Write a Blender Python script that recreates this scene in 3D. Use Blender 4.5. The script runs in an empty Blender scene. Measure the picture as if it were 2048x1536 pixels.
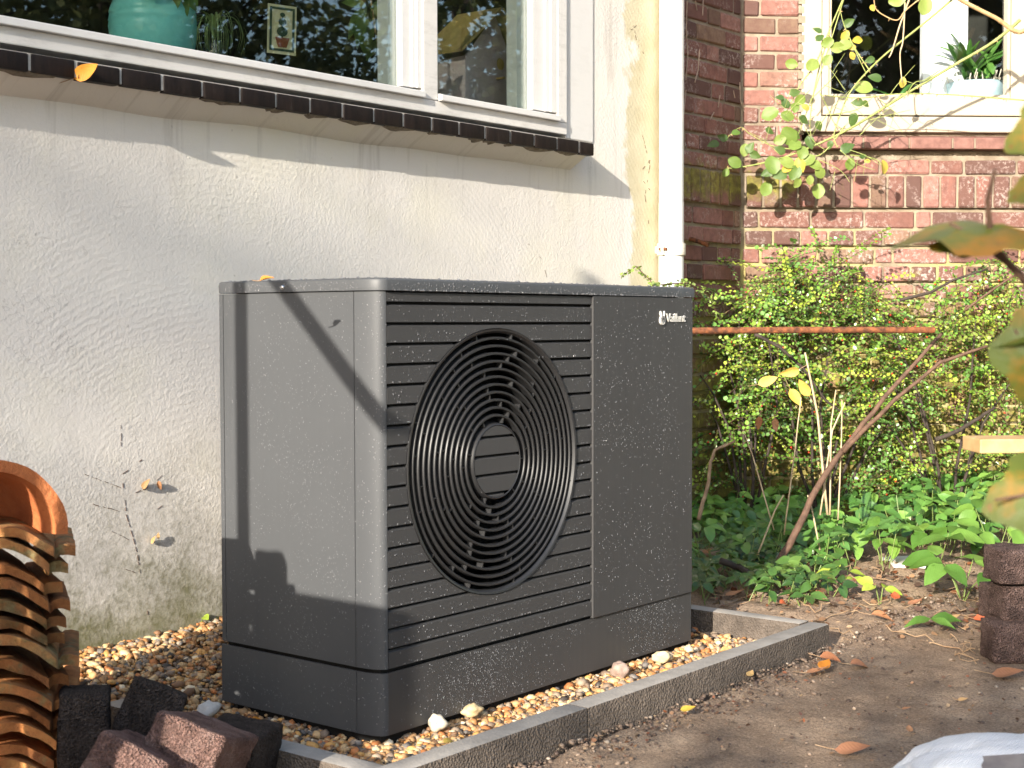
import bpy, bmesh, math, random
import numpy as np
from mathutils import Vector, Matrix, noise

random.seed(7)
rng = np.random.default_rng(11)
scene = bpy.context.scene
COL = scene.collection
V = Vector

# ------------------------------------------------------------------ camera
CAM_POS = V((-1.9527, -1.8829, 0.6403))
YAW, PITCH, ROLL, FPX = 0.8941, 0.0412, -0.0020, 2964.66      # focal length in pixels of a 2048 px wide picture
FW = V((math.sin(YAW) * math.cos(PITCH), math.cos(YAW) * math.cos(PITCH), -math.sin(PITCH)))
R0 = V((math.cos(YAW), -math.sin(YAW), 0))
U0 = R0.cross(FW)
RT = R0 * math.cos(ROLL) + U0 * math.sin(ROLL)
UP = -R0 * math.sin(ROLL) + U0 * math.cos(ROLL)
cam_d = bpy.data.cameras.new('camera')
cam = bpy.data.objects.new('camera', cam_d)
COL.objects.link(cam)
cam.matrix_world = Matrix(((RT.x, UP.x, -FW.x, CAM_POS.x), (RT.y, UP.y, -FW.y, CAM_POS.y), (RT.z, UP.z, -FW.z, CAM_POS.z), (0, 0, 0, 1)))
cam_d.sensor_width = 36
cam_d.lens = FPX / 2048 * 36
cam_d.clip_start = 0.05
cam_d.clip_end = 300
cam_d.dof.use_dof = True
cam_d.dof.focus_distance = 4.0
cam_d.dof.aperture_fstop = 11.0
scene.camera = cam

# ------------------------------------------------------------------ sky, sun, exposure
SUN_DIR = V((3.9, 1.0, -1.33)).normalized()                    # direction the light travels
world = bpy.data.worlds.new('World')
scene.world = world
world.use_nodes = True
wn = world.node_tree
bg = wn.nodes['Background']
sky = wn.nodes.new('ShaderNodeTexSky')
sky.sky_type = 'NISHITA'
sky.sun_disc = False
sky.sun_elevation = math.asin(-SUN_DIR.z)
sky.sun_rotation = math.atan2(-SUN_DIR.x, -SUN_DIR.y)
sky.air_density = 1.0
sky.dust_density = 1.3
wn.links.new(sky.outputs[0], bg.inputs[0])
bg.inputs[1].default_value = 0.15
sun_d = bpy.data.lights.new('sun', 'SUN')
sun_d.energy = 3.5
sun_d.angle = math.radians(0.5)
sun_d.color = (1.0, 0.92, 0.80)
sun = bpy.data.objects.new('sun', sun_d)
COL.objects.link(sun)
sun.rotation_euler = SUN_DIR.to_track_quat('-Z', 'Y').to_euler()
scene.view_settings.view_transform = 'Standard'
scene.view_settings.look = 'None'
scene.view_settings.gamma = 1
scene.view_settings.use_curve_mapping = False
scene.view_settings.exposure = 1.63
scene.cycles.max_bounces = 6
scene.cycles.transparent_max_bounces = 12

# ------------------------------------------------------------------ pixel -> point helpers (2048 x 1536 photo pixels)
def ray(u, v): return FW + RT * ((u - 1024) / FPX) - UP * ((v - 768) / FPX)
def at(u, v, depth): return CAM_POS + ray(u, v) * depth
def onp(u, v, n, d):
    r = ray(u, v); n = V(n)
    return CAM_POS + r * ((d - n.dot(CAM_POS)) / n.dot(r))
def onX(u, v, x): return onp(u, v, (1, 0, 0), x)
def onY(u, v, y): return onp(u, v, (0, 1, 0), y)
def onZ(u, v, z): return onp(u, v, (0, 0, 1), z)
def depth_of(p): return (V(p) - CAM_POS).dot(FW)

# the bay: its front wall starts at BC and runs along BD, facing BN
BC = V((2.95, 0.95, 0)); BD = V((0.669, -0.743, 0)).normalized(); BN = V((-BD.y * -1, -BD.x, 0))
BN = V((BD.y, -BD.x, 0))
if BN.dot(CAM_POS - BC) < 0: BN = -BN
def onB(u, v, off=0.0): return onp(u, v, BN, BN.dot(BC) + off)
def bay(s, z, off=0.0): return BC + BD * s + BN * off + V((0, 0, z))
def bay_s(p): return (V(p) - BC).dot(BD)

# ------------------------------------------------------------------ objects
OFF = {}
def tag(o, label=None, cat=None, group=None, kind=None):
    if label: o['label'] = label
    if cat: o['category'] = cat
    if group: o['group'] = group
    if kind: o['kind'] = kind
    return o

def thing(name, label, cat, loc, group=None):
    o = bpy.data.objects.new(name, None)
    o.empty_display_size = 0.05
    COL.objects.link(o)
    o.location = loc
    OFF[o.name] = V(loc)
    return tag(o, label, cat, group)

def link(name, me, parent=None, loc=None):
    o = bpy.data.objects.new(name, me)
    COL.objects.link(o)
    if parent is not None:
        o.parent = parent
        OFF[o.name] = OFF.get(parent.name, V((0, 0, 0)))
    else:
        OFF[o.name] = V((0, 0, 0))
    if loc is not None: o.location = loc
    return o

class MB:
    """collects shapes in world coordinates, then builds ONE mesh object"""
    def __init__(s): s.v = []; s.f = []; s.col = None
    def add(s, vs, fs):
        b = len(s.v); s.v.extend([tuple(p) for p in vs]); s.f.extend([tuple(i + b for i in f) for f in fs]); return s
    def box(s, a, b):
        (x0, y0, z0), (x1, y1, z1) = a, b
        return s.add([(x0, y0, z0), (x1, y0, z0), (x1, y1, z0), (x0, y1, z0), (x0, y0, z1), (x1, y0, z1), (x1, y1, z1), (x0, y1, z1)],
                     [(0, 3, 2, 1), (4, 5, 6, 7), (0, 1, 5, 4), (1, 2, 6, 5), (2, 3, 7, 6), (3, 0, 4, 7)])
    def obox(s, c, ax, ay, az, hx, hy, hz):
        c = V(c); vs = []
        for k in (-1, 1):
            for (i, j) in ((-1, -1), (1, -1), (1, 1), (-1, 1)):
                vs.append(c + ax * (hx * i) + ay * (hy * j) + az * (hz * k))
        return s.add(vs, [(0, 3, 2, 1), (4, 5, 6, 7), (0, 1, 5, 4), (1, 2, 6, 5), (2, 3, 7, 6), (3, 0, 4, 7)])
    def tube(s, pts, rad, n=8, caps=True):
        pts = [V(p) for p in pts]
        if not hasattr(rad, '__len__'): rad = [rad] * len(pts)
        up = V((0, 0, 1)); rings = []; prev = None
        for i, p in enumerate(pts):
            t = (pts[min(i + 1, len(pts) - 1)] - pts[max(i - 1, 0)])
            t = t.normalized() if t.length > 1e-9 else up
            if prev is None:
                a = t.cross(up)
                if a.length < 1e-3: a = t.cross(V((1, 0, 0)))
            else:
                a = prev - t * prev.dot(t)
            a.normalize(); prev = a; b = t.cross(a)
            rings.append([p + (a * math.cos(2 * math.pi * k / n) + b * math.sin(2 * math.pi * k / n)) * rad[i] for k in range(n)])
        vs = [q for r in rings for q in r]; fs = []
        for i in range(len(rings) - 1):
            for k in range(n):
                k2 = (k + 1) % n
                fs.append((i * n + k, i * n + k2, (i + 1) * n + k2, (i + 1) * n + k))
        if caps: fs.append(tuple(range(n - 1, -1, -1))); fs.append(tuple((len(rings) - 1) * n + k for k in range(n)))
        return s.add(vs, fs)
    def lathe(s, c, prof, n=32, axis=V((0, 0, 1)), a0=0, a1=2 * math.pi, close=True):
        c = V(c); axis = V(axis); a = axis.cross(V((0, 1, 0)) if abs(axis.y) < .9 else V((1, 0, 0))).normalized(); b = axis.cross(a)
        m = len(prof); vs = []; fs = []
        steps = n if close else n + 1
        for k in range(steps):
            t = a0 + (a1 - a0) * k / n; d = a * math.cos(t) + b * math.sin(t)
            for (r, h) in prof: vs.append(c + d * r + axis * h)
        for k in range(n):
            k2 = (k + 1) % steps
            for i in range(m - 1): fs.append((k * m + i, k2 * m + i, k2 * m + i + 1, k * m + i + 1))
        return s.add(vs, fs)
    def build(s, name, mat, parent=None, smooth=False, bevel=0, loc=None, seg=2):
        me = bpy.data.meshes.new(name)
        off = OFF.get(parent.name, V((0, 0, 0))) if parent is not None else V((0, 0, 0))
        if loc is not None: off = V(loc)
        me.from_pydata([tuple(V(p) - off) for p in s.v], [], s.f)
        me.update()
        if bevel:
            bm = bmesh.new(); bm.from_mesh(me)
            bmesh.ops.recalc_face_normals(bm, faces=bm.faces)
            es = [e for e in bm.edges if len(e.link_faces) == 2 and e.calc_face_angle(0) > 0.6]
            bmesh.ops.bevel(bm, geom=es, offset=bevel, segments=seg, profile=0.6, affect='EDGES', clamp_overlap=True)
            bm.to_mesh(me); bm.free()
        if smooth:
            me.polygons.foreach_set('use_smooth', [True] * len(me.polygons))
        if mat: me.materials.append(mat)
        o = link(name, me, parent)
        if loc is not None and parent is None:
            o.location = loc; OFF[o.name] = V(loc)
        return o

def smooth_by_angle(o, ang=0.7):
    me = o.data
    me.polygons.foreach_set('use_smooth', [True] * len(me.polygons))
    try: me.set_sharp_from_angle(angle=ang)
    except Exception: pass
    return o

def np_mesh(name, verts, quads, mat, parent=None, tint=None, smooth=False):
    """big mesh from arrays; tint = per-vertex colour"""
    me = bpy.data.meshes.new(name)
    verts = np.asarray(verts, np.float32); quads = np.asarray(quads, np.int32)
    off = OFF.get(parent.name, V((0, 0, 0))) if parent is not None else V((0, 0, 0))
    verts = verts - np.array(off, np.float32)
    k = quads.shape[1]
    me.vertices.add(len(verts)); me.vertices.foreach_set('co', verts.ravel())
    me.loops.add(quads.size); me.loops.foreach_set('vertex_index', quads.ravel())
    me.polygons.add(len(quads)); me.polygons.foreach_set('loop_start', np.arange(len(quads), dtype=np.int32) * k)
    try: me.polygons.foreach_set('loop_total', np.full(len(quads), k, np.int32))
    except Exception: pass
    me.update(calc_edges=True); me.validate()
    if smooth: me.polygons.foreach_set('use_smooth', [True] * len(me.polygons))
    if tint is not None:
        at_ = me.color_attributes.new('tint', 'FLOAT_COLOR', 'POINT')
        c4 = np.ones((len(verts), 4), np.float32); c4[:, :3] = tint
        at_.data.foreach_set('color', c4.ravel())
    me.materials.append(mat)
    return link(name, me, parent)

# ------------------------------------------------------------------ materials
class NT:
    def __init__(s, name):
        s.m = bpy.data.materials.new(name); s.m.use_nodes = True
        s.t = s.m.node_tree; s.b = s.t.nodes['Principled BSDF']; s.out = s.t.nodes['Material Output']
    def n(s, typ, **kw):
        x = s.t.nodes.new('ShaderNode' + typ)
        for k, v in kw.items():
            if k.startswith('_'): setattr(x, k[1:], v)
            else: s.set(x.inputs[k.replace('__', ' ')] if not k.startswith('i') or not k[1:].isdigit() else x.inputs[int(k[1:])], v)
        return x
    def set(s, sock, v):
        if isinstance(v, bpy.types.NodeSocket): s.t.links.new(v, sock)
        elif isinstance(v, bpy.types.Node): s.t.links.new(v.outputs[0], sock)
        else:
            if hasattr(sock.default_value, '__len__') and not hasattr(v, '__len__'): v = (v, v, v)
            if hasattr(v, '__len__') and len(v) == 3 and len(sock.default_value) == 4: v = (*v, 1)
            sock.default_value = v
    def coord(s, kind='Object'): return s.n('TexCoord').outputs[kind]
    def pos(s): return s.n('NewGeometry').outputs['Position']
    def noise(s, vec, scale, detail=4, rough=.6, dist=0):
        return s.n('TexNoise', Vector=vec, Scale=scale, Detail=detail, Roughness=rough, Distortion=dist).outputs[0]
    def ramp(s, fac, stops, interp='LINEAR'):
        r = s.n('ValToRGB'); s.set(r.inputs[0], fac); e = r.color_ramp; e.interpolation = interp
        while len(e.elements) < len(stops): e.elements.new(0.5)
        for el, (p, c) in zip(e.elements, stops):
            el.position = p; el.color = (*c, 1) if hasattr(c, '__len__') else (c, c, c, 1)
        return r.outputs[0]
    def mix(s, fac, a, b, mode='MIX'):
        x = s.n('Mix', _data_type='RGBA', _blend_type=mode)
        s.set(x.inputs[0], fac); s.set(x.inputs[6], a); s.set(x.inputs[7], b)
        return x.outputs[2]
    def math(s, op, a, b=0.0, clamp=False):
        x = s.n('Math', _operation=op, _use_clamp=clamp); s.set(x.inputs[0], a); s.set(x.inputs[1], b); return x.outputs[0]
    def mapr(s, v, a, b, c=0.0, d=1.0):
        x = s.n('MapRange'); s.set(x.inputs[0], v)
        for i, q in enumerate((a, b, c, d)): x.inputs[i + 1].default_value = q
        return x.outputs[0]
    def sep(s, vec): return s.n('SeparateXYZ', Vector=vec).outputs
    def rand(s): return s.n('ObjectInfo').outputs['Random']
    def tint(s): return s.n('Attribute', _attribute_name='tint').outputs['Color']
    def bump(s, h, strength=.5, dist=.01, prev=None):
        x = s.n('Bump', Strength=strength, Distance=dist); s.set(x.inputs['Height'], h)
        if prev is not None: s.set(x.inputs['Normal'], prev)
        return x.outputs[0]
    def done(s, col=None, rough=.6, nrm=None, spec=None, metal=None, coat=None):
        if col is not None: s.set(s.b.inputs['Base Color'], col)
        s.set(s.b.inputs['Roughness'], rough)
        if nrm is not None: s.set(s.b.inputs['Normal'], nrm)
        if spec is not None: s.set(s.b.inputs['Specular IOR Level'], spec)
        if metal is not None: s.set(s.b.inputs['Metallic'], metal)
        if coat is not None: s.set(s.b.inputs['Coat Weight'], coat)
        return s.m

def m_simple(name, c1, c2, scale=30, rough=.6, bs=.3, bd=.002, bscale=None, spec=.4, metal=0, coat=None):
    t = NT(name); v = t.coord()
    n1 = t.noise(v, scale, 6)
    nb = t.noise(v, bscale or scale * 3, 5)
    return t.done(t.ramp(n1, [(.35, c1), (.65, c2)]), rough, t.bump(nb, bs, bd), spec, metal, coat)

def m_leaf(name, stops, rough=.45, transl=.3, veins=True, byrand=True, tintattr=False, spec=.4, spots=None):
    t = NT(name)
    if tintattr: col = t.tint()
    else:
        r = t.rand() if byrand else t.noise(t.coord(), 12, 3)
        col = t.ramp(r, stops)
        v = t.coord()
        col = t.mix(t.mapr(t.noise(v, 45, 4), .4, .75, 0, .55), col, t.mix(1, col, (.62, .68, .45), 'MULTIPLY'))
        if spots: col = t.mix(t.ramp(t.noise(v, spots[0], 3), [(spots[1], 0), (spots[1] + .06, 1)]), col, spots[2])
    t.done(col, rough, None, spec)
    if veins and not tintattr:
        gx = t.sep(t.coord())
        wv = t.math('SINE', t.math('MULTIPLY', t.math('ADD', gx[1], t.math('ABSOLUTE', gx[0])), -900.0))
        t.set(t.b.inputs['Normal'], t.bump(wv, .25, .0006))
    tr = t.n('BsdfTranslucent'); t.set(tr.inputs[0], t.mix(.5, col, (.35, .45, .05)) if not tintattr else col)
    mx = t.n('MixShader'); mx.inputs[0].default_value = transl
    t.t.links.new(t.b.outputs[0], mx.inputs[1]); t.t.links.new(tr.outputs[0], mx.inputs[2])
    t.t.links.new(mx.outputs[0], t.out.inputs[0])
    return t.m

def m_glass(name, k=1.8, tintc=(1, 1, 1)):
    t = NT(name)
    bf = t.n('NewGeometry').outputs['Backfacing']
    fr = t.n('Fresnel'); t.set(fr.inputs[0], t.mapr(bf, 0, 1, 1.5, 1 / 1.5))
    gl = t.n('BsdfGlossy', Roughness=0.01)
    nb = t.noise(t.coord(), 2.5, 1); bp = t.bump(nb, .04, .02); t.set(gl.inputs['Normal'], bp)
    tr = t.n('BsdfTransparent'); t.set(tr.inputs[0], tintc)
    mx = t.n('MixShader'); t.set(mx.inputs[0], t.math('MULTIPLY', fr.outputs[0], k, True))
    t.t.links.new(tr.outputs[0], mx.inputs[1]); t.t.links.new(gl.outputs[0], mx.inputs[2])
    t.t.links.new(mx.outputs[0], t.out.inputs[0])
    return t.m
# ================================================================== materials of the place
def mk_stucco():
    t = NT('stucco'); p = t.pos(); xyz = t.sep(p)
    big = t.noise(p, 1.6, 4); mid = t.noise(p, 7, 5); vo = t.n('TexVoronoi', _feature='SMOOTH_F1', Vector=t.n('VectorMath', _operation='ADD', i0=p, i1=t.n('VectorMath', _operation='SCALE', i0=t.n('TexNoise', Vector=p, Scale=60.0, Detail=2.0).outputs[1], Scale=.02).outputs[0]).outputs[0], Scale=125.0)
    fine = t.math('ADD', t.math('MULTIPLY', vo.outputs[0], .8), t.math('MULTIPLY', t.noise(p, 210, 2, .5), .6))
    col = t.ramp(big, [(.35, (.68, .645, .60)), (.65, (.74, .70, .645))])
    col = t.mix(t.mapr(t.noise(p, 3.1, 5), .5, .72, 0, .5), col, (.72, .68, .55))
    # damp, green-grey stain rising from the ground
    hz = t.math('ADD', xyz[2], t.math('MULTIPLY', t.math('SUBTRACT', mid, .5), .55))
    damp = t.mapr(hz, .42, -.10)
    spots = t.ramp(t.noise(p, 60, 5, .7), [(.42, 0), (.62, 1)])
    col = t.mix(t.math('MULTIPLY', damp, t.math('ADD', t.math('MULTIPLY', spots, .75), .32), True), col, (.27, .25, .19))
    low = t.mapr(hz, .10, -.12)
    col = t.mix(t.math('MULTIPLY', low, .8), col, (.15, .15, .06))
    drip = t.math('MULTIPLY', t.ramp(t.noise(t.n('Mapping', Vector=p, Scale=(22, 1, 1.6)).outputs[0], 1.0, 5, .65), [(.54, 0), (.66, 1)]), t.mapr(xyz[2], .80, 1.15))
    col = t.mix(t.math('MULTIPLY', drip, .42), col, (.40, .36, .31))
    # bare yellowish render by the downpipe
    edge = t.mapr(t.math('ADD', xyz[0], t.math('MULTIPLY', t.math('SUBTRACT', mid, .5), .32)), 2.055, 2.085)
    col = t.mix(edge, col, t.ramp(t.noise(p, 9, 5), [(.3, (.50, .44, .29)), (.7, (.62, .56, .40))]))
    crack = t.n('TexVoronoi', _feature='DISTANCE_TO_EDGE', Vector=t.n('VectorMath', _operation='ADD', i0=p, i1=t.n('TexNoise', Vector=p, Scale=5.0, Detail=6.0).outputs[1]).outputs[0], Scale=1.7).outputs[0]
    ck = t.math('MULTIPLY', t.mapr(crack, .006, .0, 0, 1), t.ramp(t.noise(p, 1.9, 3), [(.52, 0), (.62, 1)]))
    col = t.mix(t.math('MULTIPLY', ck, .3), col, (.25, .22, .2))
    pits = t.ramp(t.noise(p, 26, 2, .5), [(.74, 0), (.77, 1)])
    col = t.mix(t.math('MULTIPLY', pits, .5), col, (.3, .27, .24))
    # trowel sweeps: arcs that come and go
    w = t.n('TexWave', _wave_type='RINGS', _rings_direction='Y', Vector=t.n('VectorMath', _operation='ADD', i0=p, i1=(-.35, 0, .15)).outputs[0], Scale=19.0, Distortion=4.0, Detail=3.0)
    w.inputs['Detail Scale'].default_value = 1.3
    sweep = t.math('MULTIPLY', w.outputs[1], t.ramp(t.noise(p, 2.6, 2), [(.5, 0), (.64, 1)]))
    n0 = t.bump(t.noise(p, 6.5, 3), .16, .012)
    n1 = t.bump(sweep, .10, .0030, n0)
    n2 = t.bump(t.math('MULTIPLY', fine, t.mapr(t.noise(p, 4.5, 3), .35, .65, .5, 1.1)), .22, .005, n1)
    n3 = t.bump(pits, -.5, .004, n2)
    return t.done(col, .9, n3, .15)

def mk_brick():
    t = NT('brick_clay'); v = t.coord(); p = t.pos(); xyz = t.sep(p); r = t.rand()
    col = t.ramp(r, [(0, (.11, .065, .055)), (.25, (.18, .09, .072)), (.5, (.27, .125, .10)), (.75, (.34, .17, .14)), (.9, (.25, .165, .11)), (1, (.15, .09, .07))])
    col = t.mix(t.mapr(t.noise(p, 38, 6, .7), .4, .68, 0, .6), col, (.12, .06, .05))
    lime = t.ramp(t.noise(p, 70, 4, .75), [(.50, 0), (.62, 1)])
    col = t.mix(t.math('MULTIPLY', lime, t.mapr(t.noise(p, 6, 2), .42, .65, 0, .8)), col, (.5, .42, .38))
    # moss and algae, thickest low down and on the band
    band = t.math('SUBTRACT', 1, t.math('ABSOLUTE', t.math('MULTIPLY', t.math('SUBTRACT', xyz[2], 1.15), 9.0)), True)
    leftish = t.mapr(xyz[0], 3.22, 3.0)
    low = t.mapr(t.math('ADD', xyz[2], t.math('MULTIPLY', t.noise(p, 4, 3), .5)), 1.12, .72)
    mm = t.math('MAXIMUM', t.math('MULTIPLY', band, leftish), t.math('MULTIPLY', low, .8))
    mn = t.ramp(t.math('ADD', t.noise(p, 14, 6, .7), t.math('MULTIPLY', mm, .46)), [(.66, 0), (.86, 1)])
    col = t.mix(t.math('MULTIPLY', mn, .75), col, t.ramp(t.noise(p, 40, 4), [(.4, (.13, .12, .03)), (.65, (.30, .29, .05))]))
    nb = t.bump(t.noise(p, 160, 5, .7), .55, .004)
    return t.done(col, .88, nb, .2)

def mk_mortar():
    t = NT('mortar'); p = t.pos(); xyz = t.sep(p)
    col = t.ramp(t.noise(p, 14, 6), [(.35, (.21, .165, .12)), (.65, (.33, .275, .21))])
    yel = t.mapr(t.math('ADD', xyz[2], t.math('MULTIPLY', t.noise(p, 3.3, 3), .5)), 1.34, 1.1)
    col = t.mix(t.math('MULTIPLY', yel, t.ramp(t.noise(p, 7, 5), [(.38, 0), (.58, .8)])), col, (.44, .39, .14))
    return t.done(col, .95, t.bump(t.noise(p, 130, 5), .6, .005), .1)

def mk_unit(name, base, rough=.42, spec=.5):
    t = NT(name); v = t.coord()
    fine = t.noise(v, 900, 2)
    col = t.mix(t.mapr(t.noise(v, 5, 4), .3, .7, 0, .35), base, tuple(c * 1.25 for c in base))
    streak = t.noise(t.n('Mapping', Vector=v, Scale=(60, 60, 2)).outputs[0], 1.0, 4)
    rg = t.mapr(streak, .3, .7, rough - .06, rough + .08)
    return t.done(col, rg, t.bump(fine, .08, .0006), spec, 0)

def mk_soil():
    t = NT('soil'); p = t.pos()
    col = t.ramp(t.noise(p, 5, 8, .7), [(.3, (.20, .14, .098)), (.52, (.32, .232, .162)), (.72, (.44, .335, .24))])
    col = t.mix(1, col, t.ramp(t.noise(p, 190, 3, .7), [(.3, .55), (.5, .95), (.7, 1.3)]), 'MULTIPLY')
    damp = t.ramp(t.noise(p, 2.6, 5, .65), [(.45, 0), (.62, 1)])
    col = t.mix(t.math('MULTIPLY', damp, .45), col, t.mix(1, col, (.55, .5, .48), 'MULTIPLY'))
    specks = t.ramp(t.noise(p, 120, 2), [(.70, 0), (.73, 1)])
    col = t.mix(t.math('MULTIPLY', specks, .7), col, (.40, .34, .27))
    dark = t.ramp(t.noise(p, 60, 3), [(.68, 0), (.73, 1)])
    col = t.mix(t.math('MULTIPLY', dark, .7), col, (.045, .032, .025))
    n1 = t.bump(t.noise(p, 22, 6, .65), .7, .02)
    n2 = t.bump(t.noise(p, 230, 4, .7), .7, .006, n1)
    return t.done(col, .95, n2, .15)

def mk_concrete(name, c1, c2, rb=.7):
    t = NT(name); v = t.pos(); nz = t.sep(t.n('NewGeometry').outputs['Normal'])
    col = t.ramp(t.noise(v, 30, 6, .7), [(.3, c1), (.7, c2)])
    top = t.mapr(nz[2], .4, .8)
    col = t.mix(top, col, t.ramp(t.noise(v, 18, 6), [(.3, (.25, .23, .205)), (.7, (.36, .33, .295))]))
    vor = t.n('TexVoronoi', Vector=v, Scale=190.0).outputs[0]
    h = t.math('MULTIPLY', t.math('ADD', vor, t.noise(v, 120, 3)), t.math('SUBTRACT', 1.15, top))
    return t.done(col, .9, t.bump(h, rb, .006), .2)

def mk_paver(name, c1, c2, c3):
    t = NT(name); v = t.coord()
    col = t.ramp(t.noise(v, 22, 6, .7), [(.3, c1), (.5, c2), (.72, c3)])
    sp = t.ramp(t.noise(v, 160, 2), [(.68, 0), (.72, 1)])
    col = t.mix(t.math('MULTIPLY', sp, .5), col, (.45, .38, .32))
    n1 = t.bump(t.noise(v, 45, 5, .7), .8, .012)
    g_ = t.n('TexVoronoi', Vector=v, Scale=260.0)
    col = t.mix(.45, col, t.mix(1, col, t.ramp(g_.outputs['Color'], [(0, .35), (1, 1.0)]), 'MULTIPLY'))
    return t.done(col, .92, t.bump(t.math('ADD', t.noise(v, 170, 4, .75), t.math('MULTIPLY', g_.outputs[0], .9)), 1.0, .022, n1), .15)

def mk_terracotta(name, c1, c2, c3, moss=.0):
    t = NT(name); v = t.coord(); r = t.rand()
    off = t.n('VectorMath', _operation='ADD', i0=v, i1=t.n('CombineXYZ', X=t.math('MULTIPLY', r, 9.0), Y=t.math('MULTIPLY', r, 5.0)).outputs[0]).outputs[0]
    col = t.ramp(t.noise(off, 11, 7, .7), [(.3, c1), (.52, c2), (.74, c3)])
    gm = t.ramp(t.noise(off, 17, 6, .7), [(.60 - moss, 0), (.70 - moss, 1)])
    col = t.mix(t.math('MULTIPLY', gm, .7), col, t.ramp(t.noise(off, 70, 4), [(.4, (.09, .085, .035)), (.65, (.25, .26, .13))]))
    lich = t.ramp(t.noise(off, 24, 5, .6), [(.70, 0), (.74, 1)])
    col = t.mix(t.math('MULTIPLY', lich, .6 if moss else .1), col, (.33, .40, .30))
    col = t.mix(1, col, t.ramp(t.math('FRACT', t.math('MULTIPLY', r, 7.31)), [(0, (.42, .40, .38)), (.5, (.8, .8, .8)), (1, (1.25, 1.2, 1.1))]), 'MULTIPLY')
    n1 = t.bump(t.noise(off, 30, 5, .7), .6, .01)
    return t.done(col, .85, t.bump(t.noise(off, 150, 4, .7), .5, .004, n1), .2)

def mk_tint(name, rough=.6, bscale=250, bs=.3, spec=.35):
    t = NT(name); p = t.pos()
    col = t.mix(t.mapr(t.noise(p, 90, 4), .3, .7, 0, .45), t.tint(), t.mix(1, t.tint(), (.6, .52, .45), 'MULTIPLY'))
    return t.done(col, rough, t.bump(t.noise(p, bscale, 4), bs, .003), spec)

def mk_paint(name, c, dirt=(.45, .42, .38), amt=.4, rough=.45):
    t = NT(name); p = t.pos()
    st = t.noise(t.n('Mapping', Vector=p, Scale=(6, 6, 28)).outputs[0], 1.6, 7, .75)
    col = t.mix(t.math('MULTIPLY', t.ramp(st, [(.50, 0), (.68, 1)]), amt), c, dirt)
    chip = t.ramp(t.noise(t.n('Mapping', Vector=p, Scale=(14, 14, 70)).outputs[0], 1.0, 5, .7), [(.70, 0), (.72, 1)])
    col = t.mix(t.math('MULTIPLY', chip, amt), col, (.2, .18, .16))
    return t.done(col, rough, t.bump(t.noise(p, 60, 4), .15, .003), .4)

M = {}
M['stucco'] = mk_stucco(); M['brick'] = mk_brick(); M['mortar'] = mk_mortar()
M['unit'] = mk_unit('powder_coat', (.066, .069, .073), .46, .28); M['unit_front_shaded'] = mk_unit('powder_coat_front_shaded', (.052, .051, .051), .46, .28)  # same coat on the front, colour darkened for its shade, slightly browner
M['black'] = mk_unit('black_plastic', (.022, .022, .023), .42, .5)
M['void'] = m_simple('dark_inside', (.004, .004, .004), (.007, .007, .007), 20, .9, .1)  # near-black: the shade of seams, fan and inside is put into the colour
M['soil'] = mk_soil()
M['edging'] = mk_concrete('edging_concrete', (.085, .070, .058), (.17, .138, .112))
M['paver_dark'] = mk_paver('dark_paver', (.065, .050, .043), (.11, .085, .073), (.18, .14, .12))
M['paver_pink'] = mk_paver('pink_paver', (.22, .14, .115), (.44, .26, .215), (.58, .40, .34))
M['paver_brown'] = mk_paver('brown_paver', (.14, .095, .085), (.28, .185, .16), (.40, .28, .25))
M['tile'] = mk_terracotta('old_terracotta', (.22, .08, .035), (.48, .19, .065), (.60, .33, .12), .03)
M['tile2'] = mk_terracotta('mossy_terracotta', (.18, .08, .035), (.42, .18, .065), (.56, .35, .14), .11)
M['ridge'] = mk_terracotta('orange_terracotta', (.42, .13, .05), (.54, .18, .065), (.58, .23, .10), -.2)
M['white'] = mk_paint('white_paint', (.66, .65, .63), amt=.14)
M['greywhite'] = mk_paint('weathered_white_paint', (.66, .64, .61), (.36, .34, .31), .4)
M['cream'] = mk_paint('cream_paint', (.44, .385, .30), (.60, .53, .42), .12, .35)
M['pvc'] = mk_paint('white_pvc', (.70, .70, .69), (.42, .40, .33), .30, .35)
M['silltile'] = None
def mk_sill():
    t = NT('glazed_sill_tile'); p = t.pos()
    st = t.noise(t.n('Mapping', Vector=p, Scale=(40, 40, 7)).outputs[0], 1.2, 6, .7)
    col = t.ramp(st, [(.35, (.007, .005, .005)), (.62, (.018, .012, .010)), (.80, (.05, .042, .037))])
    return t.done(col, .55, t.bump(t.noise(p, 80, 4), .3, .003), .2)
M['silltile'] = mk_sill()
M['sillbrick'] = m_simple('brown_sill_brick', (.16, .075, .06), (.26, .13, .105), 30, .6, .3, .003)
M['rust'] = m_simple('rust', (.055, .022, .013), (.27, .095, .035), 55, .85, .6, .003, 150)
M['bark'] = m_simple('brown_bark', (.075, .042, .028), (.15, .085, .055), 50, .8, .6, .003, 120)
M['darkbark'] = m_simple('dark_bark', (.028, .02, .015), (.06, .045, .035), 40, .85, .6, .003, 120)
M['drystem'] = m_simple('dry_stem', (.42, .31, .18), (.55, .44, .29), 40, .7, .3)
M['root'] = m_simple('dry_root', (.22, .13, .07), (.36, .25, .15), 40, .85, .4)
M['greenstem'] = m_simple('rose_stem', (.20, .24, .06), (.33, .36, .12), 40, .5, .2)
M['canestem'] = m_simple('old_rose_cane', (.36, .22, .10), (.50, .35, .18), 40, .6, .4)
M['plantstem'] = m_simple('plant_stem', (.14, .2, .05), (.22, .28, .09), 40, .5, .2)
M['wood'] = m_simple('pine_wood', (.46, .29, .13), (.56, .38, .19), 18, .6, .25)
M['darkwood'] = m_simple('dark_wood', (.03, .022, .016), (.06, .045, .035), 25, .8, .4)
M['pebble'] = mk_tint('pebble', .55, 300, .25)
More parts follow.
